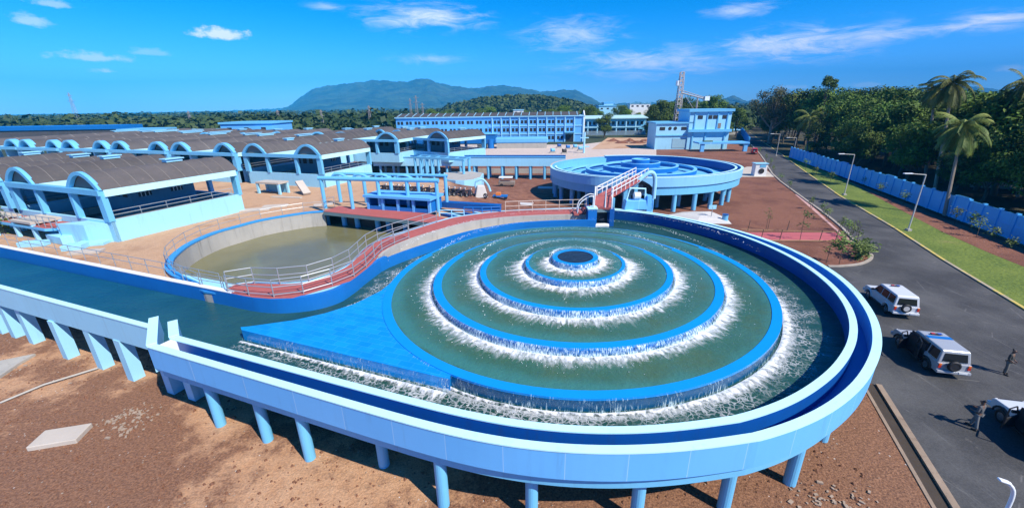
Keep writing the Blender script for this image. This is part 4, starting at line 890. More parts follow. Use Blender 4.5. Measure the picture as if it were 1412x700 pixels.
# ------------------------------------------------------------------ elevated launder between filter houses and second aerator
la = thing('elevated_launder', 'long pale blue elevated launder on columns leading to the dry aerator', 'launder', (-8, 99, 0))
A, B = at(500, 209, 5.0), at(792, 216, 5.0); A = Vector((-33, 101, 0)); B = Vector((12.5, 95, 0)); dl = (B-A).normalized(); nl = Vector((-dl.y, dl.x, 0)); rz = math.atan2(dl.y, dl.x); L = (B-A).length; c = (A+B)/2
mb = MB(); mb.box(c+Vector((0, 0, 4.0)), (L, .3, 2.0), rz); mb.build('front_wall', SKYL, la)
mb = MB(); mb.box(c+nl*3.2+Vector((0, 0, 4.0)), (L, .3, 2.0), rz); mb.build('back_wall', SKYL, la)
mb = MB(); mb.box(c+nl*1.6+Vector((0, 0, 3.2)), (L, 2.88, .3), rz); mb.build('floor', MIDB, la)
mb = MB(); mb.box(c+Vector((0, 0, 5.06)), (L, .5, .14), rz); mb.build('wall_rim', SKYB, la)
mb = MB(); mb.box(c+nl*3.2+Vector((0, 0, 5.06)), (L, .5, .14), rz); mb.build('wall_rim', DEEP, la)
for k in range(14):
    p = A+dl*(1.5+k*3.3)
    for q in (.2, 3.0): mb = MB(); mb.cyl((p.x+nl.x*q, p.y+nl.y*q), .3, -.05, 3.02, 10); mb.build('column', SKYB, la)
mb = MB(); mb.box(c+nl*9+Vector((0, 0, .55)), (L+6, .4, 1.1), rz); tag(mb.build('low_wall', CONC), 'low dark stained wall in the shade behind the elevated launder columns', 'wall')

# ------------------------------------------------------------------ buildings beyond
def windows(t, parent, wall, x0, x1, n, z0, h, w, y, frac=.6, mat=DARK, skip=()):
    """row of openings on a facade: local x along it, y the facade plane (facing -y)"""
    for k in range(n):
        if k in skip: continue
        cx_ = x0+(x1-x0)*(k+.5)/n; mb = MB(); mb.box((cx_, y-.02, z0+h/2), (w, .12, h)); wd = mb.build('window', mat, parent, local=True)
        mb = MB(); mb.box((cx_, y-.05, z0-.06), (w+.25, .3, .12)); mb.box((cx_, y-.06, z0+h/2), (.07, .14, h)); mb.build('window_frame', SKYL, wd, local=True)
def office():
    P, Q = at(558, 199, 0), at(802, 197.5, 0); P = Vector((-54, 205, 0)); Q = Vector((33.5, 196, 0)); d = (Q-P); L = d.length; rz = math.atan2(d.y, d.x)
    t = thing('office_block', 'long three storey blue office block with dark roof and rows of square windows', 'building', P, rz)
    H = 11.2; D = 13
    mb = MB(); mb.box((L/2, D/2, H/2), (L, D, H)); wl = mb.build('wall', M('bright sky blue wall', (.13, .44, .82), .6, .07, .3, .1, streak=.15), t, local=True)
    mb = MB(); mb.box((L/2, D/2, H+.2), (L+.8, D+1.2, .4)); mb.build('cornice', SKYL, t, local=True)
    mb = MB(); mb.prism([(-.3, -.2), (L-3, -.2), (L-3, D), (-.3, D)], H+.4, H+.5); mb.add([(-.2, -.3, H+.5), (L-2, -.3, H+.5), (L-2, D/2, H+1.9), (-.2, D/2, H+1.9), (-.2, D+.3, H+.5), (L-2, D+.3, H+.5)], [(0, 1, 2, 3), (3, 2, 5, 4), (0, 3, 4), (1, 5, 2)]); rf = mb.build('roof', ROOF, t, local=True)
    mb = MB()
    for k in range(24): x = 1+k*(L-4)/23; mb.bar((x, -.35, H+.62), (x, D/2, H+2.0), .22, .12)
    mb.build('roof_rib', SKYL, rf, local=True)
    nb = 21; bw = L/nb
    for s, (z0, h) in enumerate(((1.2, 1.5), (4.75, 1.5), (8.3, 1.4))):
        for k in range(nb-1):
            if s == 0 and (k < 11): continue
            if k == nb-2 and s == 0: continue
            for q in (.3, .7):
                cx_ = bw*(k+q); mb = MB(); mb.box((cx_, -.01, z0+h/2), (bw*.27, .1, h)); mb.build('window', DARK, t, local=True)
    for k in range(11, nb+1): mb = MB(); mb.box((min(L-.2, bw*k), -.22, H/2), (.4, .42, H-.02)); mb.build('pilaster', SKYL, t, local=True)
    for z in (3.6, 7.2): mb = MB(); mb.box((L*.75, -.12, z), (L*.5-.4, .22, .35)); mb.build('floor_band', SKYL, t, local=True)
    mb = MB(); mb.box((bw*6, -3.2, 2.0), (bw*11, 6.0, 4.0)); mb.build('lean_to', MIDB, t, local=True)
    mb = MB(); mb.box((bw*6, -3.2, 4.1), (bw*11+.6, 6.6, .2)); mb.build('lean_to_roof', SKYB, t, local=True)
    mb = MB(); mb.box((bw*(nb-1.5), -.06, 2.0), (3.4, .22, 4.0)); mb.build('entrance', DARK, t, local=True)
    mb = MB(); mb.box((bw*(nb-1.5), -1.0, 4.3), (4.6, 2.0, .35)); mb.build('entrance_canopy', SKYB, t, local=True)
    mb = MB(); mb.v = [(L+.02, 0, 0), (L+.02, D, 0), (L+.02, D, H+.4), (L+.02, D/2, H+2.4), (L+.02, 0, H+.4)]; mb.v += [(x+.5, y, z) for x, y, z in mb.v]; mb.f = [(0, 1, 2, 3, 4), (9, 8, 7, 6, 5)]+[(i, (i+1) % 5, 5+(i+1) % 5, 5+i) for i in range(5)]; mb.build('gable_wall', WHITE, t, local=True)
    for z0 in (1.2, 4.75, 8.3):
        for y in (3, 9): mb = MB(); mb.box((L+.53, y, z0+.75), (.1, 1.6, 1.5)); mb.build('window', DARK, t, local=True)
office()
def block2():
    P = Vector((32, 236, 0)); t = thing('annex_block', 'two storey pale blue block with open verandas right of the long office block', 'building', P, R(-3)); L, D, H = 42, 12, 8.6
    mb = MB(); mb.box((L/2, D/2+1.5, H/2), (L, D-3, H)); mb.build('wall', SKYB, t, local=True)
    mb = MB(); mb.prism([(-.6, -1), (L+.6, -1), (L+.6, D+.6), (-.6, D+.6)], H, lambda x, y: H+.4+.09*max(0, y)); mb.build('roof', M('pale aqua roof sheet', (.42, .66, .68), .6, .1, .3, .1), t, local=True)
    mb = MB(); mb.box((L/2, .8, 4.3), (L, 2.4, .6)); mb.build('balcony', SKYL, t, local=True)
    for k in range(9): mb = MB(); mb.box((.4+k*(L-.8)/8, .1, H/2), (.6, .6, H-.02)); mb.build('column', SKYL, t, local=True)
    for s in (1.0, 5.2):
        for k in range(16): mb = MB(); mb.box((1.6+k*(L-3.2)/15, 2.97, s+1.0), (1.5, .12, 1.7)); mb.build('window', DARK, t, local=True)
block2()
def pump_house():
    P = Vector((53.5, 157, 0)); t = thing('pump_house', 'tall stepped pale blue pump house with small high windows', 'building', P, R(-4)); b = lambda mb, n, mt_: mb.build(n, mt_, t, local=True)
    mb = MB(); mb.box((6.2, 6, 4.6), (12.4, 12, 9.2)); b(mb, 'low_wing', SKYL)
    mb = MB(); mb.box((6.2, 6, 9.35), (13.4, 13, .5)); b(mb, 'wing_roof', SKYB)
    mb = MB(); mb.box((18.6, 6, 6.6), (14.5, 13, 13.2)); b(mb, 'tower_wing', SKYL)
    mb = MB(); mb.box((18.6, 6, 13.5), (15.8, 14.4, .9)); b(mb, 'tower_roof', SKYB)
    mb = MB(); mb.box((18.6, -1.0, 6.6), (15.2, 1.3, .9)); b(mb, 'balcony_slab', SKYB)
    mb = MB(); mb.box((6.2, -.1, 5.0), (12.2, .5, .35)); b(mb, 'string_course', SKYB)
    for x in (13.2, 17.5, 21.2, 24.5): mb = MB(); mb.box((x, -.62, 9.9), (.35, .3, 5.8)); b(mb, 'pilaster', SKYB)
    for x in (13.0, 17.5, 24.3): mb = MB(); mb.box((x, -.65, 3.0), (.4, .34, 6.1)); b(mb, 'pilaster', SKYB)
    for x, w in ((15, 1.7), (18.3, 1.7), (20.2, 1.5), (23.4, 1.4)): mb = MB(); mb.box((x, -.5, 11.2), (w, .2, 1.2)); b(mb, 'window', DARK)
    for x in (2.2, 9.9): mb = MB(); mb.box((x, 0, 7.4), (1.9, .2, 1.1)); b(mb, 'window', DARK)
    for x in (4.9, 6.8): mb = MB(); mb.disc((x, 0, 7.45), .6, (0, 1, 0), .2); b(mb, 'round_window', DARK)
    mb = MB(); mb.box((22.0, -.52, 8.2), (1.1, .2, 1.8)); b(mb, 'door', M('weathered door', (.25, .18, .14), .8, .3, 2))
    mb = MB(); mb.box((9.2, -.03, 2.2), (6, .2, 3.4)); b(mb, 'shutter', M('pale grey blue shutter', (.28, .48, .58), .6, .1))
    mb = MB(); mb.box((21, -6.5, 2.9), (17, 6, .5)); b(mb, 'loading_canopy', PERI)
    for x in (28.5, 14): mb = MB(); mb.box((x, -8.7, 1.3), (1.2, 1.0, 2.7)); b(mb, 'canopy_post', PERI)
    mb = MB(); mb.box((16.5, -6.4, 3.3), (3.2, 1.2, .4)); b(mb, 'planter', LEAFL)
pump_house()
def simple_building(name, label, u0, u1, vb, vt, mat, roof, depth=12, y=None, wins=0, zr=.5, cat='building', grp=None):
    if y is None: y = at((u0+u1)/2, vb).y
    P, Q = aty(u0, vt, y), aty(u1, vt, y); L = Q.x-P.x; H = (P.z+Q.z)/2
    t = thing(name, label, cat, (P.x, y, 0), group=grp)
    mb = MB(); mb.box((L/2, depth/2, H/2), (L, depth, H)); mb.build('wall', mat, t, local=True)
    mb = MB(); mb.box((L/2, depth/2, H+zr/2), (L+.8, depth+.8, zr)); mb.build('roof', roof, t, local=True)
    for k in range(wins):
        x = L*(k+.5)/wins; mb = MB(); mb.box((x, -.01, H-1.7), (min(1.6, L/wins*.6), .12, 1.1)); mb.build('window', DARK, t, local=True)
    return t, L, H
BRB = M('bright sky blue wall', (.13, .44, .82))
simple_building('long_shed', 'very long low shed with deep blue band roof at the far left', -90, 162, 196, 180, ROOF, MIDB, 14, 205, 0, 1.7)
simple_building('white_shed', 'low white shed with pale blue roof at the end of the long blue one', 163, 213, 196, 181, WHITE, SKYB, 12, 186, 3, 1.0)
simple_building('low_shed', 'small pale blue roofed shed between the white shed and the flat blue building', 216, 288, 198, 182, SKYB, SKYL, 12, 170, 4, .6)
simple_building('blue_store', 'plain flat topped bright blue building rising behind the filter houses', 303, 374, 200, 171, BRB, SKYB, 14, 150, 3, .6)
def gallery():
    y = 142; P, Q = aty(338, 184, y), aty(470, 180, y); L = Q.x-P.x+8; H = 7.2
    t = thing('open_gallery', 'long open sided two storey blue gallery with thin posts behind the second row', 'building', (P.x, y, 0), R(-1))
    mb = MB(); mb.box((L/2, 5, H+.3), (L+1, 11, .6)); mb.build('roof', SKYB, t, local=True)
    mb = MB(); mb.box((L/2, .2, 4.7), (L, .5, .9)); mb.build('mid_beam', SKYL, t, local=True)
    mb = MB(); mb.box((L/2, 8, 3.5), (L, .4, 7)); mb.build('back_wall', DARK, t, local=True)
    for k in range(13): mb = MB(); mb.box((.3+k*(L-.6)/12, .2, H/2), (.55, .6, H)); mb.build('post', SKYL, t, local=True)
gallery()
simple_building('veranda_block', 'low pale blue block with a row of openings left of the long office block', 468, 512, 196, 183, SKYL, SKYB, 10, 150, 5, .5)
simple_building('roadside_house', 'small white and blue house before the woods left of the office block', 513, 536, 178, 172, WHITE, SKYB, 10, 240, 3, .5)
simple_building('hill_house', 'pale blue flat roofed building among trees beyond the annex', 826, 859, 165, 146.5, SKYL, SKYB, 12, 330, 4, .8)
simple_building('upper_block', 'small pale blue upper block rising behind the pale hill building', 833, 846, 165, 142, SKYL, SKYB, 8, 344, 0, .5)
for k, (u, v, lb) in enumerate([(715, 152, 'small white house on the wooded hill behind the office block roof'), (752, 153, 'low white sheds at the foot of the wooded hill'), (876, 143, 'tiny white building far off right of the pale hill building'), (890, 143, 'tiny white building far off left of the tower'), (1014, 157, 'bright blue building glimpsed through trees by the road end')]):
    simple_building('distant_house', lb, u-7, u+7, 165, v, WHITE if k < 4 else BRB, SKYL, 10, 320 if k < 4 else 260, 2, .4)
simple_building('road_end_building', 'low grey building with a blue side at the far end of the road', 1002, 1022, 188, 180, CONC, SKYL, 10, 225, 0, .4)

# ------------------------------------------------------------------ lattice tower, mast and pylons
def lattice(name, label, p, h, w0, w1, mat, n=12, cat='tower', arms=(), r=.09):
    t = thing(name, label, cat, p); P = Vector(p); m1 = MB(); m2 = MB()
    def c(k, i): s = (w0+(w1-w0)*k/n)/2; return P+Vector(((-1, 1, 1, -1)[i]*s, (-1, -1, 1, 1)[i]*s, h*k/n))
    for i in range(4): m1.tube([c(0, i), c(n, i)], r, 5)
    for k in range(n):
        for i in range(4): m2.tube([c(k, i), c(k+1, (i+1) % 4)], r*.6, 4); m2.tube([c(k+1, i), c(k+1, (i+1) % 4)], r*.6, 4)
    m1.build('leg', mat, t); m2.build('bracing', mat, t)
    for z, L in arms:
        mb = MB(); mb.tube([P+Vector((-L, 0, z)), P+Vector((L, 0, z))], r*.9, 5); mb.tube([P+Vector((-L, 0, z)), P+Vector((0, 0, z+L*.4))], r*.6, 4); mb.tube([P+Vector((L, 0, z)), P+Vector((0, 0, z+L*.4))], r*.6, 4); mb.build('cross_arm', mat, t)
    return t
PYL = M('dull galvanised lattice', (.30, .27, .26), .6, .1)
lt = lattice('lattice_tower', 'slim pale lattice tower rising behind the pump house', aty(932, 178, 176)*Vector((1, 1, 0)) if False else (aty(932, 178, 176).x, 176, 0), 27.5, 2.6, 1.3, M('pale lattice steel', (.50, .44, .40), .6, .1), 16, r=.16)
mb = MB(); p = aty(935, 110, 176); mb.cyl((p.x, p.y), .7, p.z-2.2, p.z-.4, 10); mb.build('antenna', WHITE, lt)
cr_ = thing('crane_boom', 'crane with a long slanting boom beside the lattice tower', 'crane', (aty(962, 150, 172).x, 172, 0))
mb = MB(); a, b_ = aty(939, 128, 172), aty(973, 137, 172)
mb.tube([a, b_], .28, 6); mb.tube([a+Vector((0, 0, .9)), b_+Vector((0, 0, .5))], .14, 5)
for k in range(8): q = k/8; mb.tube([a.lerp(b_, q), a.lerp(b_, q+.06)+Vector((0, 0, .85))], .09, 4)
mb.build('boom', PYL, cr_)
mb = MB(); q = aty(962, 135, 172); mb.tube([Vector((q.x, 172, 0)), q], .35, 6); mb.tube([aty(956, 150, 172), aty(944, 131, 172)], .12, 4); mb.build('mast', PYL, cr_)
mb = MB(); mb.box(b_+Vector((.3, 0, .3)), (1.8, 1.6, 1.6)); mb.build('cab', WHITE, cr_)
def pylon(u, vt, y, lb, w=5):
    p = aty(u, vt, y); return lattice('pylon', lb, (p.x, y, 0), p.z, w*.55, .5, PYL, 9, 'pylon', [(p.z*.93, w*.4), (p.z*.8, w*.5)], .085)
pylon(94, 128, 330, 'tall power pylon above the woods at the far left', 6)
pylon(259, 153, 260, 'slim pylon before the woods above the filter house roofs', 3)
pylon(382, 152, 240, 'slim pylon right of the flat topped blue building', 3); pylon(442, 152, 240, 'slim pylon between the blue gallery and the woods', 3); pylon(508, 146, 245, 'slim pylon left of the office block', 3)
pylon(573, 132, 330, 'power pylon rising behind the left end of the office block roof', 5); pylon(565, 136, 345, 'fainter power pylon close beside the one behind the office roof', 4); pylon(582, 142, 335, 'short power pylon right of the one behind the office roof', 4)

# ------------------------------------------------------------------ pipe gantries and works by the pond
def gantry(label, A, B, h, n, depth, r, mat=SKYB):
    A, B = Vector(A), Vector(B); d = (B-A).normalized(); nn = Vector((-d.y, d.x, 0)); nn = nn if nn.y > 0 else -nn
    t = thing('pipe_gantry', label, 'pipe gantry', A)
    mb = MB(); mb.tube([A+Vector((0, 0, h)), B+Vector((0, 0, h))], r, 12); mb.build('main_pipe', mat, t, smooth=False)
    mb = MB(); mb.tube([A+nn*depth+Vector((0, 0, h)), B+nn*depth+Vector((0, 0, h))], r*.7, 10); mb.build('rear_pipe', mat, t)
    for k in range(n):
        p = A.lerp(B, .02+.96*k/(n-1))
        for q in (p, p+nn*depth): mb = MB(); mb.tube([q, q+Vector((0, 0, h-.05))], r*.82, 10); mb.build('post', mat, t)
    for k in range(4):
        p = A.lerp(B, .12+.18*k)+Vector((0, 0, h)); mb = MB(); mb.tube(cr([p, p+d*.3+Vector((0, 0, .45)), p+d*1.2+Vector((0, 0, .5)), p+d*1.9+nn*.3+Vector((0, 0, .1))], 4), .16, 8); mb.build('branch_pipe', mat, t)
    return t
gantry('blue pipe gantry on round posts standing over the red pond deck', at(446, 287, 4.45), at(608, 292, 4.3), 3.75, 5, 3.6, .27)
a, b_ = at(574, 242, 2.6), at(640, 247, 2.6)
t = thing('pipe_gantry', 'blue flat topped pipe frame on round posts beyond the pond deck gantry', 'pipe gantry', a)
for q in (Vector((0, 0, 0)), Vector((.8, 3.2, 0))):
    mb = MB(); mb.box((a+b_)/2+q+Vector((0, 0, 3.75)), ((b_-a).length+.6, .5, .4), math.atan2(b_.y-a.y, b_.x-a.x)); mb.build('top_beam', SKYB, t)
    for k in range(5): p = a.lerp(b_, (0, .12, .24, .36, 1)[k])+q; mb = MB(); mb.tube([p, p+Vector((0, 0, 3.56))], .27, 10); mb.build('post', SKYB, t)
mb = MB()
for k in range(6): p = a.lerp(b_, k/5)+Vector((0, 0, 3.75)); mb.bar(p, p+Vector((.8, 3.2, 0)), .2, .2)
mb.build('cross_beam', SKYB, t)
# blue box building on the deck
P, Q = at(507, 288, 4.46), at(594, 294, 4.46); d = (Q-P); L = d.length; rz = math.atan2(d.y, d.x)
t = thing('chemical_house', 'low bright blue box building with open bays behind the red pond deck', 'building', P, rz)
bb = lambda mb, n, mt_: mb.build(n, mt_, t, local=True)
mb = MB(); mb.box((L/2, 2.8, .75), (L, .2, 1.5)); bb(mb, 'back_wall', MIDB)
for k in range(5): mb = MB(); mb.box((.15+k*(L-.3)/4, .1, .75), (.3, .3, 1.5)); bb(mb, 'column', BRB)
for x in (.1, L-.1): mb = MB(); mb.box((x, 1.5, .75), (.2, 2.4, 1.5)); bb(mb, 'end_wall', MIDB)
mb = MB(); mb.box((L/2, 1.4, 1.65), (L+.5, 3.4, .28)); bb(mb, 'roof', BRB)
mb = MB(); mb.box((L/2, 1.5, .05), (L-.4, 2.4, .1)); bb(mb, 'floor', DARK)
mb = MB(); mb.box((L/2, .1, .22), (L-.6, .18, .44)); bb(mb, 'low_wall', MIDB)
# blue trough and railings right of it
mb = MB(); a, b_ = at(608, 288, 4.1), at(690, 292, 3.9); mb.bar(a+Vector((0, 1.5, .3)), b_+Vector((0, 1.0, .3)), 1.0, .7); tag(mb.build('pipe_trough', DEEP), 'dark blue trough running right from the box building toward the aerator', 'trough')
railing('blue railing beside the dark blue trough behind the walkway', [at(640, 296, 4.3), at(668, 296, 4.3), at(690, 295, 4.3)], .9, 1.2, 2, MIDB, .06)
railing('pale blue railing just behind the red walkway near the aerator', [at(606, 299, 4.3), at(640, 299, 4.3)], .8, 1.3, 2, SKYL, .06)
for k, (u, v) in enumerate([(618, 299), (632, 300), (650, 298), (664, 297)]):
    p = at(u, v, 4.0); mb = MB(); mb.box(p+Vector((0, 0, .15)), (2.2, .35, .3), R(-38)); tag(mb.build('kerb_strip', SKYL if k % 2 else DEEP), 'narrow painted kerb strip on the sand beside the walkway, %s' % ('nearest the gantry end', 'second from the gantry end', 'third from the gantry end', 'farthest from the gantry end')[k], 'kerb strip')
# low round blue tank
t = thing('blending_tank', 'low pale blue tank with a curved right side below the flat topped pipe frame', 'tank', atg(630, 262))
pts = [at(u, v, 3.6).to_2d() for u, v in ((612, 247), (628, 249), (640, 249), (652, 248), (664, 244), (667, 239), (650, 236), (612, 238))]
mb = MB(); mb.prism([tuple(p) for p in pts], .5, 3.6); mb.build('wall', SKYL, t)
pc = sum((p for p in pts), Vector((0, 0)))/len(pts)
mb = MB(); mb.prism([tuple(pc+(p-pc)*.93) for p in pts], 3.601, 3.64); mb.build('top', CONC, t)
# motorbikes parked in a row
def motorbike():
    t = thing('motorbike', 'parked motorbike', 'motorbike'); b = lambda mb, n, mt_, par=None, **k: mb.build(n, mt_, par or t, local=True, **k)
    for x in (-.62, .62):
        mb = MB(); mb.torus((x, 0, .3), .24, .065, (0, 1, 0), 16, 6); w = b(mb, 'wheel', BLACK, smooth=True)
        mb = MB(); mb.disc((x, 0, .3), .16, (0, 1, 0), .03, 12); b(mb, 'rim', STEEL, w)
    mb = MB(); mb.frustum((.12, 0), (.5, .24), (.42, .2), .5, .82); mb.tube([(.2, 0, .7), (.62, 0, .3)], .05, 6); mb.tube([(-.62, 0, .3), (-.1, 0, .6)], .06, 6); mb.frustum((0, 0), (.5, .22), (.4, .2), .25, .52); b(mb, 'body', REDBK)
    mb = MB(); mb.box((-.42, 0, .80), (.75, .24, .12)); b(mb, 'seat', BLACK, bevel=.03)
    mb = MB(); mb.tube([(.38, -.33, 1.0), (.45, 0, .98), (.38, .33, 1.0)], .025, 6); mb.tube([(.62, 0, .3), (.42, 0, 1.0)], .035, 6); b(mb, 'handlebar', STEEL)
    mb = MB(); mb.disc((.58, 0, .84), .1, (1, 0, 0), .12, 12); b(mb, 'headlight', WHITE)
    return t
REDBK = M('dark bike paint', (.03, .03, .05), .25, .2)
bk0 = motorbike(); bk0.scale = (1.3, 1.3, 1.3); spots = [(529, 265), (537, 265.5), (545, 266), (553, 266.5), (562, 267), (571, 267), (580, 267.5), (590, 268), (600, 268.5), (617, 269), (624, 269.5), (631, 270), (639, 270.5), (647, 271)]
for k, (u, v) in enumerate(spots):
    p = atg(u, v); c = bk0 if k == 0 else copy_tree(bk0); c.location = p; c.rotation_euler = (0, R(0), R(62+rnd.uniform(-14, 14))); c['label'] = 'dark motorbike parked in the row on the sand beyond the pond deck gantry'; c['group'] = 'motorbikes parked in a row'
# sheeted machine and small cart right of the bikes
p = atg(663, 272); t = thing('sheeted_machine', 'tall machine under white sheeting with a bent pipe, right of the motorbikes', 'machine', p)
mb = MB(); mb.frustum(p, (2.2, 1.5), (1.2, 1.0), p.z, p.z+2.0, .3); mb.build('sheet', TARP, t, bevel=.15)
mb = MB(); mb.tube(cr([p+Vector((-.8, 0, 1.6)), p+Vector((-.6, 0, 2.6)), p+Vector((.4, 0, 2.9)), p+Vector((1.2, .2, 2.0)), p+Vector((1.6, .2, .9))], 5), .17, 8); mb.build('bent_pipe', SKYL, t)
for x in (-.7, .8): mb = MB(); mb.torus(p+Vector((x, -.6, .38)), .3, .09, (.2, 1, 0), 14, 6); mb.build('wheel', BLACK, t)
p = atg(690, 274); t = thing('handcart', 'low cart with orange load beside the sheeted machine', 'cart', p)
mb = MB(); mb.box(p+Vector((0, 0, .5)), (2.4, 1.1, .25), -.15); mb.build('bed', MIDB, t); mb = MB(); mb.box(p+Vector((-.3, 0, .85)), (.8, .7, .45), -.15); mb.build('load', ORANGE, t)
for x in (-.9, .9): mb = MB(); mb.disc(p+Vector((x, -.55, .3)), .3, (0, 1, 0), .12, 14); mb.build('wheel', BLACK, t)
p = atg(699, 257); t = thing('jeep', 'small open jeep with a white canopy parked on the dirt by the launder columns', 'jeep', p)
mb = MB(); mb.box(p+Vector((0, 0, .75)), (3.4, 1.6, .7), -.1); mb.build('body', M('dull jeep paint', (.25, .2, .16), .6), t, bevel=.08)
mb = MB(); mb.box(p+Vector((-.2, 0, 1.95)), (2.9, 1.7, .16), -.1); mb.build('canopy', WHITE, t, bevel=.06)
mb = MB()
for x, y in ((-1.5, -.7), (1.1, -.7), (-1.5, .7), (1.1, .7)): mb.tube([p+Vector((x, y, 1.0)), p+Vector((x, y, 1.9))], .05, 6)
mb.build('canopy_frame', STEEL, t)
for x in (-1.1, 1.1):
    for y in (-.78, .78): mb = MB(); mb.disc(p+Vector((x, y, .36)), .36, (0, 1, 0), .2, 16); mb.build('wheel', BLACK, t)
block('sheet', 'white flat sheet lying on the dirt before the cream railing', atg(720, 281), (3.6, 1.8, .08), R(-15), TARP, 'sheet')
block('sheet', 'white flat sheet lying on the dirt under the edge of the dry aerator', atg(757, 259), (4.6, 2.2, .08), R(-8), TARP, 'sheet')
# yard machinery beyond the launder
p = at(720, 205); t = thing('blue_tank_shed', 'long low bright blue vessel on a pale base behind the elevated launder', 'tank', p)
mb = MB(); mb.box(p+Vector((0, 4, 1.0)), (20, 6, 2.0), -.06); mb.build('base', CONC, t); mb = MB(); mb.box(p+Vector((0, 4, 3.1)), (21, 6.5, 2.2), -.06); mb.build('vessel', M('bright sky blue wall', (.13, .44, .82)), t, bevel=.5)
mb = MB(); mb.cyl((p.x-12.5, p.y+3), 1.3, .0, 3.6, 14); mb.build('end_tank', MIDB, t); mb = MB(); mb.box(p+Vector((-16, 3, 1.0)), (4, 3, 1.6), .1); mb.build('engine', DARK, t)
for k, (u, v, mt_) in enumerate([(771, 204, DEEP), (783, 206, MIDB), (793, 205, SKYB), (778, 212, DARK), (762, 211, SKYB), (800, 208, SKYB)]):
    p = at(u, v); t = thing('pump_set', 'small painted pump set on the pale yard, %s' % ('leftmost and dark blue', 'strong blue beside the signal post', 'pale blue beside the signal post', 'dark one nearest the launder', 'pale one nearest the launder', 'pale one at the dry aerator rim')[k], 'pump', p)
    mb = MB(); mb.box(p+Vector((0, 0, .25)), (2.0, 1.2, .5)); mb.build('base', CONC, t); mb = MB(); mb.disc(p+Vector((.1, 0, 1.0)), .6, (1, .2, 0), 1.2, 14); mb.build('motor', mt_, t); mb = MB(); mb.tube([p+Vector((-.6, 0, .6)), p+Vector((-.7, 0, 1.7))], .18, 8); mb.build('outlet', mt_, t)
p = at(805, 211); t = thing('signal_post', 'pale blue post with cross pieces standing in front of the office gable', 'post', p)
mb = MB(); mb.tube([p, p+Vector((0, 0, 7))], .35, 8); mb.build('pole', SKYL, t)
for z, w in ((2.2, 3.6), (5.2, 3.0)): mb = MB(); mb.box(p+Vector((0, 0, z)), (w, .5, .35)); mb.build('cross_piece', SKYL, t)
for k in range(5):
    p = at(846+k*11, 195+(k % 2)*2.5); mb = MB(); r_ = random.Random(k); n = 14
    vs = [(p.x, p.y, .9+.6*r_.random())]
    for ring in (1, 2): vs += [(p.x+ring*1.6*math.cos(2*PI*i/n)*r_.uniform(.8, 1.3), p.y+ring*1.2*math.sin(2*PI*i/n)*r_.uniform(.8, 1.3), (.75*r_.uniform(.5, 1.1) if ring == 1 else -.02)) for i in range(n)]
    mb.v = vs; mb.f = [(0, 1+i, 1+(i+1) % n) for i in range(n)]+[(1+i, 1+n+i, 1+n+(i+1) % n, 1+(i+1) % n) for i in range(n)]
    o = mb.build('soil_heap', REDE if k % 2 else SAND); tag(o, 'heap of loose soil on the bare ground between annex and pump house', 'soil heap', 'soil heaps by the pump house')
mb = MB(); a, b_ = at(788, 186.5), at(888, 185.5); 
def fence():
    a, b_ = at(784, 187.5), at(890, 186); t = thing('picket_fence', 'grey blue picket fence in front of the two storey annex', 'fence', a)
    mb = MB()
    for k in range(90): p = a.lerp(b_, k/89); mb.box(p+Vector((0, 0, 1.2)), (.25, .1, 2.4))
    mb.build('pickets', M('faded blue grey paint', (.28, .38, .45), .7, .2, 3), t); mb = MB()
    for z in (.6, 1.9): mb.bar(a+Vector((0, .1, z)), b_+Vector((0, .1, z)), .08, .14)
    mb.build('rail', STEEL, t)
fence()

# ------------------------------------------------------------------ gate box, sloping bridge, pipe and machine between the aerators
t = thing('sluice_gate', 'deep blue sluice gate box between the walkway and the aerator far wall', 'gate', at(830, 300, 3.4))
g0, g1 = at(820, 300, 4.6), at(843, 300, 4.6); dx = g1.x-g0.x; y = g0.y+.8
for x, w, mt_ in ((g0.x-.2, .95, MIDB), (g1.x+.15, .5, DEEP)): mb = MB(); mb.box((x, y, 3.95), (w, 1.1, 3.0)); mb.build('post', mt_, t)
mb = MB(); mb.box((g0.x-.2, y, 5.53), (1.1, 1.2, .16)); mb.build('post_cap', RIM, t)
mb = MB(); mb.box(((g0.x+g1.x)/2, y+.2, 5.2), (dx-.1, .8, .35)); mb.build('lintel', M('grey green concrete', (.16, .24, .25)), t)
mb = MB(); mb.box(((g0.x+g1.x)/2, y+.7, 4.0), (dx-.1, .1, 2.1)); mb.build('gate_leaf', DARK, t)
mb = MB(); mb.box(((g0.x+g1.x)/2, y-.35, 3.55), (dx-.15, .5, .5)); mb.build('sill', WHITE, t, bevel=.12)
br = thing('sloping_bridge', 'red decked sloping bridge with pale railings rising to the dry aerator', 'bridge', at(846, 280, 4.6))
a, b_ = Vector(((g0.x+g1.x)/2, y+1.0, 5.45)), Vector((19.6, 62.0, 6.0)); mid = a+Vector((1.2, 3.5, .3))
for p, q, w in ((a+Vector((0, -1.2, 0)), mid, 2.0), (mid, b_, 1.8)):
    mb = MB(); mb.bar(p, q, w, .22); mb.build('deck', REDP, br)
    dd = (q-p).normalized(); sd = Vector((-dd.y, dd.x, 0)).normalized()
    for s in (-1, 1):
        mb = MB()
        for z in (1.15, .65): mb.tube([p+sd*s*w/2+Vector((0, 0, z)), q+sd*s*w/2+Vector((0, 0, z))], .06, 6)
        n = max(2, int((q-p).length/1.6))
        for k in range(n+1): r_ = p.lerp(q, k/n)+sd*s*w/2; mb.tube([r_, r_+Vector((0, 0, 1.17))], .06, 6)
        mb.build('handrail', WHITE, br)
for k in range(3): p = a.lerp(b_, .25+.3*k); mb = MB(); mb.box((p.x, p.y, p.z/2-.1), (.5, .5, p.z-.1)); mb.build('leg', SKYB, br)
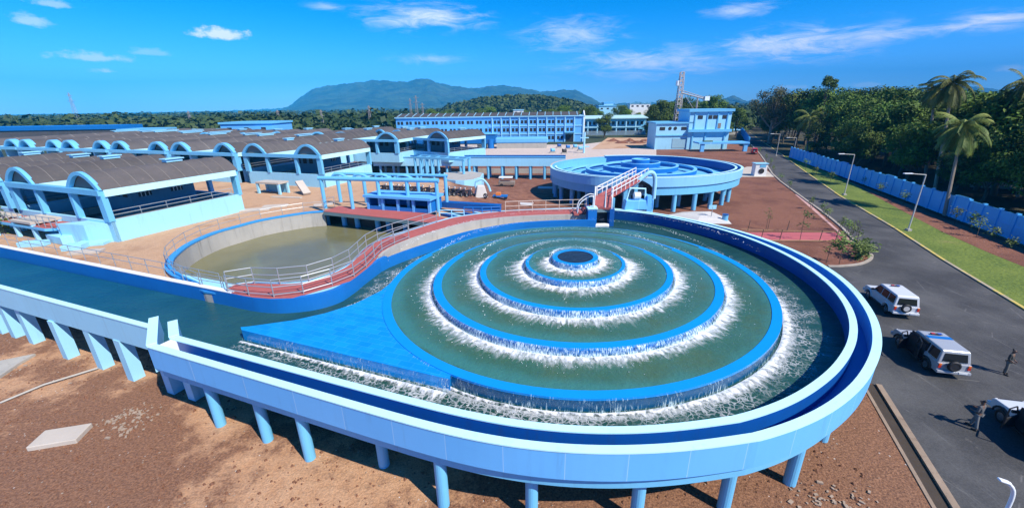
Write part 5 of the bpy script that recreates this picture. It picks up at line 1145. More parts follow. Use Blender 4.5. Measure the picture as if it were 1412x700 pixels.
mb = MB(); P = a+Vector((-.9, -1.2, 0)); mb.tube([P, P+Vector((0, 0, 2.4)), P+Vector((1.2, 0, 2.4)), P+Vector((1.2, 0, 0))], .08, 6); mb.build('portal', WHITE, br)
mb = MB()
for s in (0, 1): P = a+Vector((-2.6+s*.1, -.6+1.2*s, -.8)); mb.tube(cr([P, P+Vector((.2, 0, 1.2)), P+Vector((1.2, 0, 2.0)), P+Vector((1.9, 0, 2.0))], 4), .06, 6)
mb.build('steps_rail', WHITE, br)
mb = MB()
for k in range(4): mb.box(a+Vector((-2.7+.5*k, 0, -.75+.2*k)), (.55, 1.5, .2))
mb.build('steps', REDP, br)
pc = aty(882, 266, 59.5); t = thing('inlet_pipe', 'huge dark mouthed inlet pipe arching up under the dry aerator', 'pipe', (pc.x, pc.y, 0))
mb = MB(); c0 = Vector((pc.x, pc.y, pc.z-.6)); n = 28
for i in range(n+1):
    aa = PI*1.02*i/n
    for yy in (0, 5.0):
        for rr in (2.25, 1.85): mb.v.append((c0.x+rr*math.cos(aa), c0.y+yy, c0.z+rr*math.sin(aa)))
for i in range(n):
    p = i*4; q = p+4; mb.f += [(p, q, q+1, p+1), (p, p+2, q+2, q), (p+1, q+1, q+3, p+3), (p+2, p+3, q+3, q+2)]
mb.build('pipe_shell', M('black bitumen', (.015, .018, .022), .4, .2), t, smooth=False)
mb = MB(); mb.tube(cr([Vector((pc.x-2.0, pc.y-1.2, 4.7)), Vector((pc.x-.2, pc.y-.9, 6.2)), Vector((pc.x+1.0, pc.y-.8, 7.0)), Vector((pc.x+1.8, pc.y-.6, 6.2)), Vector((pc.x+1.9, pc.y-.6, 3.2))], 6), .3, 10); mb.build('bent_pipe', SKYL, t)
p = at(878, 290, 4.6); t = thing('gate_machine', 'pale blue winding machine in a frame on top of the aerator far wall', 'machine', p+Vector((0, 1.0, 0)))
q = p+Vector((0, 1.0, 0))
mb = MB(); mb.frustum(q, (2.7, 1.3), (2.3, 1.1), 4.55, 5.65); mb.build('housing', PERI, t, bevel=.06)
mb = MB(); mb.tube([q+Vector((-1.0, 0, 1.0)), q+Vector((-.7, 0, 2.4)), q+Vector((1.1, 0, 2.3)), q+Vector((1.2, 0, 1.0))], .11, 8); mb.build('frame', RIM, t)
mb = MB(); mb.disc(q+Vector((.2, 0, 1.5)), .42, (1, 0, 0), .7, 14); mb.build('motor', WHITE, t)
mb = MB(); mb.box(q+Vector((1.55, -.1, .5)), (.5, .9, 2.1)); mb.build('side_post', PERI, t)
railing('pale blue guard rail right of the winding machine', [at(893, 290, 4.6)+Vector((0, .9, 0)), at(903, 291, 4.6)+Vector((0, .9, 0))], 1.1, .5, 2, PERI, .07)
# sheeted heap and small sign behind the far wall, kiosk by the road
mb = MB(); r_ = random.Random(4); pts = [at(u, v) for u, v in ((915, 297), (940, 292), (985, 293), (1003, 301), (1010, 309), (960, 308))]
c = sum(pts, Vector())/6; mb.v = [(c.x, c.y, .7)]+[(p.x, p.y, -.02) for p in pts]+[tuple(c.lerp(p, .6)+Vector((0, 0, .35+.35*r_.random()))) for p in pts]
mb.f = [(0, 7+i, 7+(i+1) % 6) for i in range(6)]+[(7+i, 1+i, 1+(i+1) % 6, 7+(i+1) % 6) for i in range(6)]
tag(mb.build('sheeted_heap', TARP), 'low heap of building material under white sheeting behind the far wall', 'heap')
p = at(980, 303); t = thing('notice_board', 'small blue board on a thin post beside the sheeted heap', 'sign', p)
mb = MB(); mb.tube([p, p+Vector((0, 0, 2.0))], .05, 6); mb.build('post', STEEL, t); mb = MB(); mb.box(p+Vector((0, 0, 1.9)), (1.1, .06, .6)); mb.build('board', SKYL, t)
p = at(999, 305); t = thing('blue_drum', 'small blue drum standing by the sheeted heap', 'drum', p); mb = MB(); mb.cyl(p, .4, 0, 1.0, 14); mb.build('body', SKYB, t); mb = MB(); mb.cyl(p, .43, .95, 1.06, 14); mb.build('lid', DEEP, t)
p = at(1048, 243); t = thing('control_kiosk', 'white kiosk with a round dark opening on the concrete apron by the road', 'kiosk', p)
mb = MB(); mb.box(p+Vector((0, .8, 1.4)), (2.6, 1.8, 2.8), -.1); mb.build('body', WHITE, t, bevel=.05); mb = MB(); mb.box(p+Vector((0, .8, 2.86)), (2.9, 2.1, .14), -.1); mb.build('roof', SKYL, t)
mb = MB(); mb.disc(p+Vector((.0, -.16, 1.2)), .6, (.1, 1, 0), .1, 18); mb.build('opening', DARK, t)
mb = MB(); mb.box(p+Vector((.2, -.16, 2.3)), (1.3, .06, .5), -.1); mb.build('panel', SKYB, t)
mb = MB(); a, b_ = at(985, 246), at(1003, 246); mb.bar(a+Vector((0, 0, .55)), b_+Vector((0, 0, .55)), .5, 1.1); tag(mb.build('low_wall', SLAB), 'short pale parapet at the dry aerator end of the concrete apron', 'wall')

# ------------------------------------------------------------------ boundary wall with blue panels
PANEL = M('boundary wall blue', (.09, .46, .88), .55, .1, .5, .15, streak=.3)
def boundary(label, path, h=3.0, step=2.7):
    t = thing('boundary_wall', label, 'wall', path[0].to_3d()); pts = resample([p.to_3d() for p in path], step)
    for i in range(len(pts)-1):
        a, b_ = pts[i], pts[i+1]; rz = math.atan2(b_.y-a.y, b_.x-a.x); Lp = (b_-a).length; zt_ = h+(.25 if i % 7 == 6 else 0)
        mb = MB(); mb.box((a+b_)/2+Vector((0, 0, zt_/2)), (Lp-.36, .16, zt_), rz); mb.box((a+b_)/2+Vector((0, 0, zt_*.52)), (Lp-.4, .24, .16), rz); mb.box((a+b_)/2+Vector((0, 0, zt_-.06)), (Lp-.4, .26, .12), rz); mb.build('panel', PANEL, t)
        mb = MB(); mb.box(a+Vector((0, 0, h/2+.08)), (.34, .4, h+.16), rz); mb.build('pillar', PANEL, t)
boundary('long blue panelled boundary wall between the grass verge and the trees', WALLB)
boundary('far stretch of blue boundary wall at the end of the road', [at(1032, 202).to_2d(), at(1020, 181).to_2d(), Vector((112, 225))], 3.2, 3.0)

# ------------------------------------------------------------------ street lamps
GALV = M('pale lamp pole', (.50, .50, .47), .5, .1)
def lamp(label, p, h, arm, loc_group=None):
    p = Vector(p); arm = Vector(arm); t = thing('street_lamp', label, 'street lamp', p, group='street lamps')
    mb = MB(); mb.tube([p, p+Vector((0, 0, h*.5)), p+Vector((0, 0, h))], [.09, .075, .06], 8); mb.build('pole', GALV, t)
    mb = MB(); e = p+arm+Vector((0, 0, h+.12)); mb.tube([p+Vector((0, 0, h-.02)), e], .05, 6); mb.build('arm', GALV, t)
    mb = MB(); d = arm.normalized(); mb.bar(e-d*.5, e+d*.5, .32, .12); mb.build('lamp_head', WHITE, t, bevel=.03)
    mb = MB(); mb.box(p+Vector((0, 0, .12)), (.5, .5, .3)); mb.build('base', CONC, t)
lamp('street lamp on the grass verge nearest the camera, its arm over the road', at(1252, 318), 7.3, (-2.0, .3, 0))
lamp('street lamp in the middle of the grass verge', at(1164, 269), 7.2, (-2.2, .2, 0))
lamp('street lamp on the verge beside the far end of the blue wall', at(1093, 216), 5.6, (-2.4, .2, 0))
lamp('street lamp left of the blue wall end, near the red car', at(1070, 215), 6.6, (-2.4, .2, 0))
def near_lamp():
    p = Vector((13.03, 7.92, -.40)); t = thing('street_lamp', 'white curved street lamp head at the bottom right corner, its pole leaving the frame', 'street lamp', p, group='street lamps')
    mb = MB(); mb.tube(cr([p, p+Vector((0, 0, 4)), p+Vector((0, 0, 6.1)), p+Vector((-.04, .02, 6.9)), p+Vector((-.22, .07, 7.2))], 5), [.06]*11+[.045]*10, 10); mb.build('pole', WHITE, t, smooth=True)
    mb = MB(); mb.bar(p+Vector((-.2, .06, 7.2)), p+Vector((-.44, .13, 7.26)), .14, .06); mb.build('lamp_head', WHITE, t, bevel=.04)
near_lamp()

# ------------------------------------------------------------------ trees
def leaf_cloud(seed, rx, rz, nb, nleaf, s, z0, flat_=.8, blob=.42, shape='round'):
    r = random.Random(seed); mb = MB(); blobs = []
    for _ in range(nb):
        a = r.random()*2*PI; q = r.random()**.6; h = r.random()
        if shape == 'cone': rad = rx*(1-h*.85)*q
        else: rad = rx*math.sqrt(max(0., 1-(2*h-1)**2*.8))*q*.78
        blobs.append((Vector((rad*math.cos(a), rad*math.sin(a), z0+rz*(.1+.8*h))), rx*blob*r.uniform(.6, 1.2)))
    for k in range(nleaf):
        c, br_ = blobs[k % nb]; n = Vector((r.gauss(0, 1), r.gauss(0, 1), r.gauss(.25, 1))).normalized(); d = br_*(r.random()**.33)
        p = c+Vector((n.x*d, n.y*d, n.z*d*flat_)); nn = (n+Vector((r.gauss(0, .5), r.gauss(0, .5), r.gauss(.3, .5)))).normalized()
        u = nn.orthogonal().normalized(); u.rotate(Matrix.Rotation(r.random()*6.28, 3, nn)); v = nn.cross(u); ss = s*r.uniform(.5, 1.25)
        mb.add([p-u*ss*.5, p+v*ss*.28+nn*ss*.1, p+u*ss*.5, p-v*ss*.28+nn*ss*.1], [(0, 3, 2, 1)])
    mb.uv = []
    return mb, blobs
def tree(label, seed, h, rx, rz, z0, nb, nleaf, s, mat, bark=BARK, shape='round', blob=.42, limbs=7, tr=.3):
    t = thing('tree', label, 'tree'); mb, blobs = leaf_cloud(seed, rx, rz, nb, nleaf, s, z0, shape=shape, blob=blob)
    me = bpy.data.meshes.new('crown'); me.from_pydata(mb.v, [], mb.f); me.materials.append(mat); o = bpy.data.objects.new('crown', me); COL.objects.link(o); o.parent = t
    r = random.Random(seed+1); mt_ = MB(); top = z0+rz*.45
    mt_.tube(cr([(0, 0, -.1), (r.uniform(-.2, .2), r.uniform(-.2, .2), z0*.5), (r.uniform(-.4, .4), r.uniform(-.4, .4), z0), (0, 0, top)], 3), [tr*(1.25-.1*i) for i in range(10)], 8)
    for c, b_ in blobs[:limbs]:
        st_ = Vector((0, 0, z0*r.uniform(.6, 1.1))); md = st_.lerp(c, .5)+Vector((0, 0, -.4)); mt_.tube(cr([st_, md, c], 3), [tr*.5, tr*.42, tr*.36, tr*.3, tr*.24, tr*.18, tr*.1][:7], 6)
    mt_.build('trunk', bark, t, local=True); return t
LBT = 'dark green broadleaf tree in the dense grove beyond the blue boundary wall'
GA = 'trees of the dense grove beyond the wall'
protos = [tree(LBT, 20, 15, 6.2, 10, 4.5, 26, 6500, .62, LEAF), tree(LBT, 21, 14, 5.4, 9.5, 4.0, 22, 6000, .6, LEAF), tree(LBT, 22, 16, 6.8, 9, 6, 30, 7000, .62, LEAF, blob=.36), tree(LBT, 23, 12, 5.0, 8, 3, 18, 5200, .55, LEAFL)]
def proj(x, y, z):
    d = Vector((x, y, z-HCAM)); w = d.dot(_F); return 706+FPX*d.dot(CR)/w, 350-FPX*d.dot(CU)/w
def cap(sc, x, y, v, hgt):                           # the tree line measured in the photo limits the height
    u, _ = proj(x, y, 0); return min(sc, aty(u, v, y).z/hgt)
FIRST = set()
def put(pr, loc, rz, sc, label, group):
    if pr.name in FIRST: c = copy_tree(pr)
    else: c = pr; FIRST.add(pr.name)
    c.location = loc; c.rotation_euler = (0, 0, rz); c.scale = sc if isinstance(sc, tuple) else (sc, sc, sc); c['label'] = label
    if group: c['group'] = group
    return c
# grove rows follow the wall: distance behind it, with heights read off the tree line
def wall_pt(s):                                     # s 0 at the far end, 1 at the near end
    P = resample([p.to_3d() for p in WALLB[:6]], 1.0); return P[min(len(P)-1, int(s*(len(P)-1)))]
r_ = random.Random(7)
for row, (off, n) in enumerate(((11, 11), (17, 15), (26, 16), (38, 16), (54, 15))):
    for k in range(n):
        w = wall_pt((k+.5+r_.uniform(-.25, .25))/n*.98); x = w.x+off*(1+.1*row)+r_.uniform(-2, 2); y_ = w.y+off*.35+r_.uniform(-2.5, 2.5)
        sc = r_.uniform(.85, 1.1)*(.8, 1.15, 1.34, 1.45, 1.55)[row]
        q = r_.choice((0, 1, 2, 0, 1, 2, 3)); sh = cap(sc, x, y_, r_.uniform(116, 136), (15.2, 14.2, 16.2, 11.8)[q])
        put(protos[q], (x, y_, 0), r_.random()*6.28, (max(sc*.9, sh)*1.1, max(sc*.9, sh)*1.1, sh), LBT, GA)
for k in range(14):   # far end of the grove, right of the road's end
    u = 1040+k*4.2+r_.uniform(-3, 3); y_ = 165+r_.uniform(0, 60)+k*1.5; p = aty(u+6, 190, y_); sc = r_.uniform(.9, 1.2)
    put(protos[k % 3], (p.x+4, y_, 0), r_.random()*6, sc, LBT, GA)
for k in range(9):
    u = 1092+k*13; p = aty(u, 190, 150+r_.uniform(0, 25)); put(protos[k % 3], (p.x+2, p.y, 0), r_.random()*6, cap(1.6, p.x, p.y, r_.uniform(122, 132), 15), LBT, GA)
big = tree('huge spreading tree with pale bare limbs and brownish crown by the road end', 31, 20, 11.5, 12, 9, 40, 9000, .62, LEAFB, PBARK, limbs=22, blob=.26, tr=.55)
p = aty(1051, 190, 172); big.location = (p.x+3, 172, 0)
em = tree('thin emergent tree with a flat tufted top above the grove', 33, 22, 3.2, 3.5, 20, 9, 1500, .6, LEAF, blob=.45, limbs=9, tr=.3); p = aty(1140, 128, 150); em.location = (p.x, 150, 0)
# trees behind the buildings
LM = 'green tree in the belt of woods behind the buildings'; GM = 'belt of trees behind the buildings'
for k in range(86):
    u = 590+k*5.6+r_.uniform(-8, 8); y_ = r_.uniform(255, 345); 
    if u > 1010: u = 600+r_.random()*390
    p = aty(u, 160, y_); sc = r_.uniform(.7, 1.15)*(1.25 if u > 905 else .95); put(protos[r_.choice((0, 1, 2, 3, 3))], (p.x, y_, 0), r_.random()*6.28, sc, LM, GM)
dk_ = tree('dense dark rounded tree standing in front of the annex block', 41, 12, 4.2, 9.5, 2.5, 18, 5500, .55, LEAF, blob=.45); p = at(833, 190); dk_.location = (p.x, p.y, 0); dk_.scale = (1.15, 1.15, 1.05)
for u, y_, sc, lb in [(908, 215, 1.25, 'tall dark tree between the annex block and the pump house, left one'), (922, 225, 1.2, 'tall dark tree just left of the lattice tower'), (893, 222, .55, 'small light green tree at the right end of the annex block'), (1003, 205, .8, 'rounded green tree right of the pump house'), (1015, 212, .95, 'bushy tree at the road end right of the pump house')]:
    p = aty(u, 180, y_); put(protos[3 if sc < .9 else 1], (p.x, y_, 0), r_.random()*6, sc, lb, None).pop('group', None)
# palms
def palm(label, base, top, nf=26, fl=3.6, seed=1, tr=.17):
    r = random.Random(seed); base = Vector(base); top = Vector(top); t = thing('palm_tree', label, 'palm tree', base)
    mb = MB(); mid = base.lerp(top, .5)+Vector(((base.x-top.x)*.08, 0, 0)); pts = cr([base-Vector((0, 0, .1)), mid, top], 6); mb.tube(pts, [tr*(1.35-.5*i/len(pts)) for i in range(len(pts))], 8); mb.build('trunk', PBARK, t)
    mb = MB()
    for k in range(nf):
        a = 2*PI*k*.382+r.uniform(-.2, .2); e = R(70)-R(120)*((k+.5)/nf)+r.uniform(-.15, .15); L = fl*r.uniform(.8, 1.1); p = top.copy(); d = Vector((math.cos(a)*math.cos(e), math.sin(a)*math.cos(e), math.sin(e))); n = 9; pp = []; dr = r.uniform(.6, 1.35)
        for i in range(n+1):
            pp.append(p.copy()); p = p+d*L/n; d = (d+Vector((0, 0, dr*(-.20-.10*(i/n))))).normalized()
        side = d.cross(Vector((0, 0, 1))).normalized()
        mb.tube(pp, [.04]*3+[.02]*(n-2), 4, False)
        for i in range(1, n):
            q = pp[i]; dd = (pp[i+1]-pp[i-1]).normalized(); sd = dd.cross(Vector((0, 0, 1))); sd = sd.normalized() if sd.length > .1 else side; ll = fl*.26*math.sin(PI*(.12+.85*i/n))**.6
            for s in (-1, 1):
                for w_ in (0, .2, .4, .6, .8):
                    q2 = q+(pp[i+1]-q)*w_; tip = q2+sd*s*ll*.75+dd*ll*.5-Vector((0, 0, ll*(.45+.25*r.random()))); mb.add([q2-dd*.035, q2+dd*.055, tip], [(0, 1, 2)])
    me = bpy.data.meshes.new('crown'); me.from_pydata([tuple(Vector(v)-base) for v in mb.v], [], mb.f); me.materials.append(PALM); o = bpy.data.objects.new('crown', me); COL.objects.link(o); o.parent = t
    mb = MB()
    for k in range(7): a = k*.9; mb.disc(top+Vector((.25*math.cos(a), .25*math.sin(a), -.3)), .13, (0, 0, 1), .22, 8)
    mb.build('coconuts', M('green coconuts', (.14, .16, .04), .5), t); return t
p1 = at(1301, 296); palm('leaning coconut palm with drooping yellowish fronds against the blue wall', (p1.x-.5, p1.y-.6, 0), aty(1328, 176, 60.5), 38, 4.1, 3)
palm('tallest coconut palm, its crown standing clear above the grove', (aty(1290, 260, 74).x, 74, 0), aty(1314, 116, 76), 38, 4.4, 5, .2)
palm('second tall coconut palm with its crown just left of the tallest one', (aty(1272, 260, 84).x, 84, 0), aty(1289, 126, 86), 30, 3.6, 8, .2)
palm('slim coconut palm among the trees above the middle of the blue wall', (aty(1141, 200, 138).x, 138, 0), aty(1147, 158, 140), 26, 4.6, 9, .22)
palm('short pale fronded palm in the grove left of the slim palm', (aty(1115, 200, 140).x, 140, 0), aty(1117, 162, 142), 24, 5.4, 10, .22)
palm('palm crown cut by the right edge of the picture above the grove', (aty(1420, 230, 70).x, 70, 0), aty(1415, 118, 72), 26, 4.2, 12, .18)
# saplings along the road and the wall
def sapling(label, p, h, seed, stake=True, spread=.5, group=None, n=90, s=.26, bush=False):
    r = random.Random(seed); t = thing('sapling', label, 'sapling', p, group=group); p = Vector(p)
    mb = MB(); lean = Vector((r.uniform(-.15, .15), r.uniform(-.1, .1), 0)); mb.tube([p-Vector((0, 0, .05)), p+lean*.5+Vector((0, 0, h*.5)), p+lean+Vector((0, 0, h))], [.035, .028, .015], 5); mb.build('stem', BARK, t)
    mb = MB(); cs = [p+lean+Vector((0, 0, h*r.uniform(.55 if not bush else .2, 1.02)))+Vector((r.gauss(0, spread*.5), r.gauss(0, spread*.5), 0)) for _ in range(7)]
    for k in range(n):
        c = r.choice(cs)+Vector((r.gauss(0, spread*.3), r.gauss(0, spread*.3), r.gauss(0, spread*.35))); d = Vector((r.gauss(0, 1), r.gauss(0, 1), r.gauss(.1, .6))).normalized(); u = d.orthogonal().normalized(); mb.add([c, c+d*s*.5+u*s*.18, c+d*s, c+d*s*.5-u*s*.18], [(0, 1, 2, 3)])
    mb.uv = []; mb.build('leaves', LEAFL if seed % 2 else LEAF, t); 
    if stake: mb = MB(); q = p+Vector((.25, 0, 0)); mb.tube([q, q+Vector((.02, 0, h*.8))], .03, 5); mb.build('stake', BARK, t)
SPL = [(1117, 288, 1.9), (1132, 296, 1.6), (1139, 303, 1.8), (1157, 318, 1.9), (1165, 325, 2.0), (1171, 328, 1.8), (1176, 341, 3.2), (1088, 262, 1.6), (1076, 250, 1.7), (1066, 240, 1.8), (1061, 231, 2.2), (1055, 224, 2.2), (1047, 214, 2.6)]
for k, (u, v, h) in enumerate(SPL): sapling('young staked sapling in the earth strip along the left road kerb', at(u, v), h, 100+k, True, .45, 'saplings along the left kerb')
sapling('leaning palm like sapling at the tip of the kerbed corner', at(1157, 364), 3.2, 131, False, .7, None, 120, .5); sapling('bushy leafy plant filling the kerbed corner of the junction', at(1185, 356), 1.7, 133, False, 1.1, None, 300, .5, True); sapling('sparse sapling on the earth in front of the kerbed corner', at(1139, 363), 2.6, 134, False, .5, None, 80, .3); sapling('spiky sapling beside the kerb of the corner', at(1192, 352), 1.4, 135, False, .8, None, 160, .5, True)
sapling('tall thin sapling behind the red footpath, near the aerator wall', at(1056, 317), 2.8, 136, True, .35, None, 40); sapling('sapling with a forked leafy top in the middle of the red footpath', at(1103, 331), 3.4, 137, False, .5, None, 80, .35)
for k, (u, v, h) in enumerate([(1194, 255, 1.8), (1214, 268, 2.0), (1246, 281, 1.8), (1316, 309, 2.2), (1336, 318, 2.2), (1346, 327, 2.6), (1110, 236, 2.6), (1124, 244, 2.2), (1145, 250, 2.0), (1370, 330, 1.3), (1395, 342, 1.0)]): sapling('leafy young sapling planted in the soil strip before the blue wall', at(u, v), h, 200+k, False, .6, 'saplings before the blue wall', 130, .3)
sapling('small green plant at the left edge beside the channel railing', atg(8, 322), 1.6, 151, False, .9, None, 260, .4, True); sapling('leafy shrub on the red terrace of the nearest filter house', oa(15.5, -2.3, 1.4), 1.8, 153, False, .7, None, 160, .35, True)
sapling('yellowish bush standing against the outer end of the blue wall', at(1132, 212), 3.5, 155, False, 2.2, None, 500, .7, True)
t = thing('wire_fence', 'low dark posts with a yellowish wire along the red footpath', 'fence', at(1066, 331))
for k, (u, v) in enumerate([(1031, 318), (1049, 331), (1075, 331), (1130, 331.5), (1152, 331.5), (1085, 318)]): p = at(u, v); mb = MB(); mb.tube([p, p+Vector((.1, 0, 1.35))], .045, 5); mb.build('post', BARK, t)
mb = MB(); mb.tube([at(1022, 316, .7), at(1085, 318, .7), at(1150, 320, .7)], .03, 4); mb.tube([at(1049, 331, .25), at(1167, 332, .25)], .05, 4); mb.build('wire', M('ochre cord', (.35, .25, .12), .8), t)

# ------------------------------------------------------------------ hills, woods, mountains
def hill_z(x, y):
    P = aty(706, 133, 640); c = P.x; d = math.hypot((x-c-6)/135, (y-660)/150); return max(0., 24*(1-d*d))*1.0 if d < 1 else 0.
mb = MB(); nx, ny = 40, 24; X0 = aty(706, 140, 640).x
for j in range(ny+1):
    for i in range(nx+1): x = X0-140+i*7.2; y_ = 505+j*13; mb.v.append((x, y_, hill_z(x, y_)-.3))
for j in range(ny):
    for i in range(nx): a = j*(nx+1)+i; mb.f.append((a, a+1, a+nx+2, a+nx+1))
tag(mb.build('wooded_hill', FIELD, smooth=True), kind='structure')
def woods():
    mb = MB(); r = random.Random(77); pts = []
    for _ in range(3600):
        y_ = 235+(r.random()**1.7)*1500; x = r.uniform(-1.25, .62)*y_
        u = 706+568*x/y_/.94
        if 545 < u < 905 and y_ < 350: continue
        if u > 905 and y_ < 240: continue
        pts.append((x, y_))
    for _ in range(1100): 
        a = r.random()*6.28; q = math.sqrt(r.random()); pts.append((X0+6+135*q*math.cos(a), 660+150*q*math.sin(a)))
    for _ in range(500): u = r.uniform(-80, 560); y_ = r.uniform(225, 300); pts.append((aty(u, 160, y_).x, y_))
    for x, y_ in pts:
        h = r.uniform(7.5, 13.5)*(1.25 if r.random() < .06 else 1); w = h*r.uniform(.34, .55); z = hill_z(x, y_); n = 30 if y_ < 500 else 16; s = w*.62 if y_ < 500 else w*.85
        if hill_z(x, y_) > 0: h *= .62; w *= .8
        for k in range(n):
            nn = Vector((r.gauss(0, 1), r.gauss(0, 1), r.gauss(.2, .9))).normalized(); p = Vector((x+nn.x*w*.85, y_+nn.y*w*.85, z+h*.55+nn.z*h*.40)); q = (nn+Vector((r.gauss(0, .4), r.gauss(0, .4), r.gauss(.2, .4)))).normalized(); a = q.orthogonal().normalized(); a.rotate(Matrix.Rotation(r.random()*6.28, 3, q)); b_ = q.cross(a); ss = s*r.uniform(.6, 1.15)
            mb.add([p-a*ss*.5, p+b_*ss*.4, p+a*ss*.5, p-b_*ss*.4], [(0, 3, 2, 1)])
    me = bpy.data.meshes.new('distant_woods'); me.from_pydata([tuple(v) for v in mb.v], [], mb.f); me.materials.append(WOODS); o = bpy.data.objects.new('distant_woods', me); COL.objects.link(o); o['kind'] = 'stuff'
woods()
def mount_mat():
    mt, t, b, out = new_mat('forested mountain'); p = wpos(t); n = noise_(t, p, .006, 8, .68); n2 = noise_(t, p, .0018, 5, .6)
    c = mix_(t, step_(t, n, .36, .66), (.012, .03, .016), (.06, .10, .04)); c = mix_(t, step_(t, n2, .55, .7, 0, .5), c, (.10, .105, .06)); t.links.new(c, b.inputs['Base Color']); b.inputs['Roughness'].default_value = .95; bump_(t, b, n, 1.0, 60); return mt
MOUNT = mount_mat()
def ridge(name, prof, y, depth, seed):
    r = random.Random(seed); us = np.arange(prof[0][0], prof[-1][0]+.1, 3.0); vs = np.interp(us, [p[0] for p in prof], [p[1] for p in prof]); m = 16; mb = MB(); n = len(us)
    ph = [(r.uniform(.01, .05), r.random()*6, r.uniform(.2, 1)) for _ in range(6)]
    for i, (u, v) in enumerate(zip(us, vs)):
        u = float(u); v = float(v); T = aty(u, v+.5*math.sin(u*.31+seed)+.4*math.sin(u*.83), y)
        for j in range(m+1):
            t = j/m; sp = math.sin(sum(a*math.sin(u*k*(1+.3*t)+p) for k, p, a in ph)*1.6+u*.16+1.3*math.sin(u*.07+3*t))
            z = T.z*(t**1.25)*(1+.28*sp*math.sin(PI*t)); yr = y-depth*(1-t)+depth*.10*sp*math.sin(PI*t); mb.v.append((T.x*yr/y, yr, z))
        mb.v.append((T.x*(1+depth*.8/y), y+depth*.8, -5))
    k = m+2
    for i in range(n-1):
        for j in range(m+1): a = i*k+j; mb.f.append((a, a+k, a+k+1, a+1))
    o = mb.build(name, MOUNT, smooth=True); o['kind'] = 'structure'
ridge('mountains', [(388, 150), (396, 147.5), (405, 141.5), (415, 133.5), (425, 126.5), (435, 121.5), (450, 118.5), (465, 117), (480, 115), (500, 113), (515, 110.5), (530, 111), (545, 112.5), (560, 113), (570, 110.5), (577, 108.8), (584, 108), (592, 109.5), (600, 113), (610, 115.5), (622, 118), (640, 120.5), (655, 122), (670, 119.5), (690, 117.5), (705, 119), (720, 121.5), (735, 124), (745, 126), (760, 126), (775, 124), (793, 124), (800, 127), (808, 131), (818, 136.5), (828, 141.5), (840, 147)], 4200, 1500, 3)
ridge('mountains', [(980, 146), (990, 140), (1000, 135), (1010, 132), (1020, 135), (1032, 141), (1045, 146)], 3600, 600, 5)
ridge('mountains', [(1180, 140), (1222, 129), (1240, 126), (1270, 124), (1300, 121), (1330, 118), (1360, 121), (1392, 127), (1440, 138)], 4400, 900, 7)
ridge('mountains', [(820, 146), (850, 143), (880, 141), (930, 142), (960, 140), (990, 142), (1060, 137), (1090, 136), (1150, 134), (1240, 136)], 5200, 700, 9)
ridge('mountains', [(200, 157), (260, 155), (330, 152), (360, 150.8), (380, 149.6), (400, 150), (430, 151)], 5400, 600, 11)

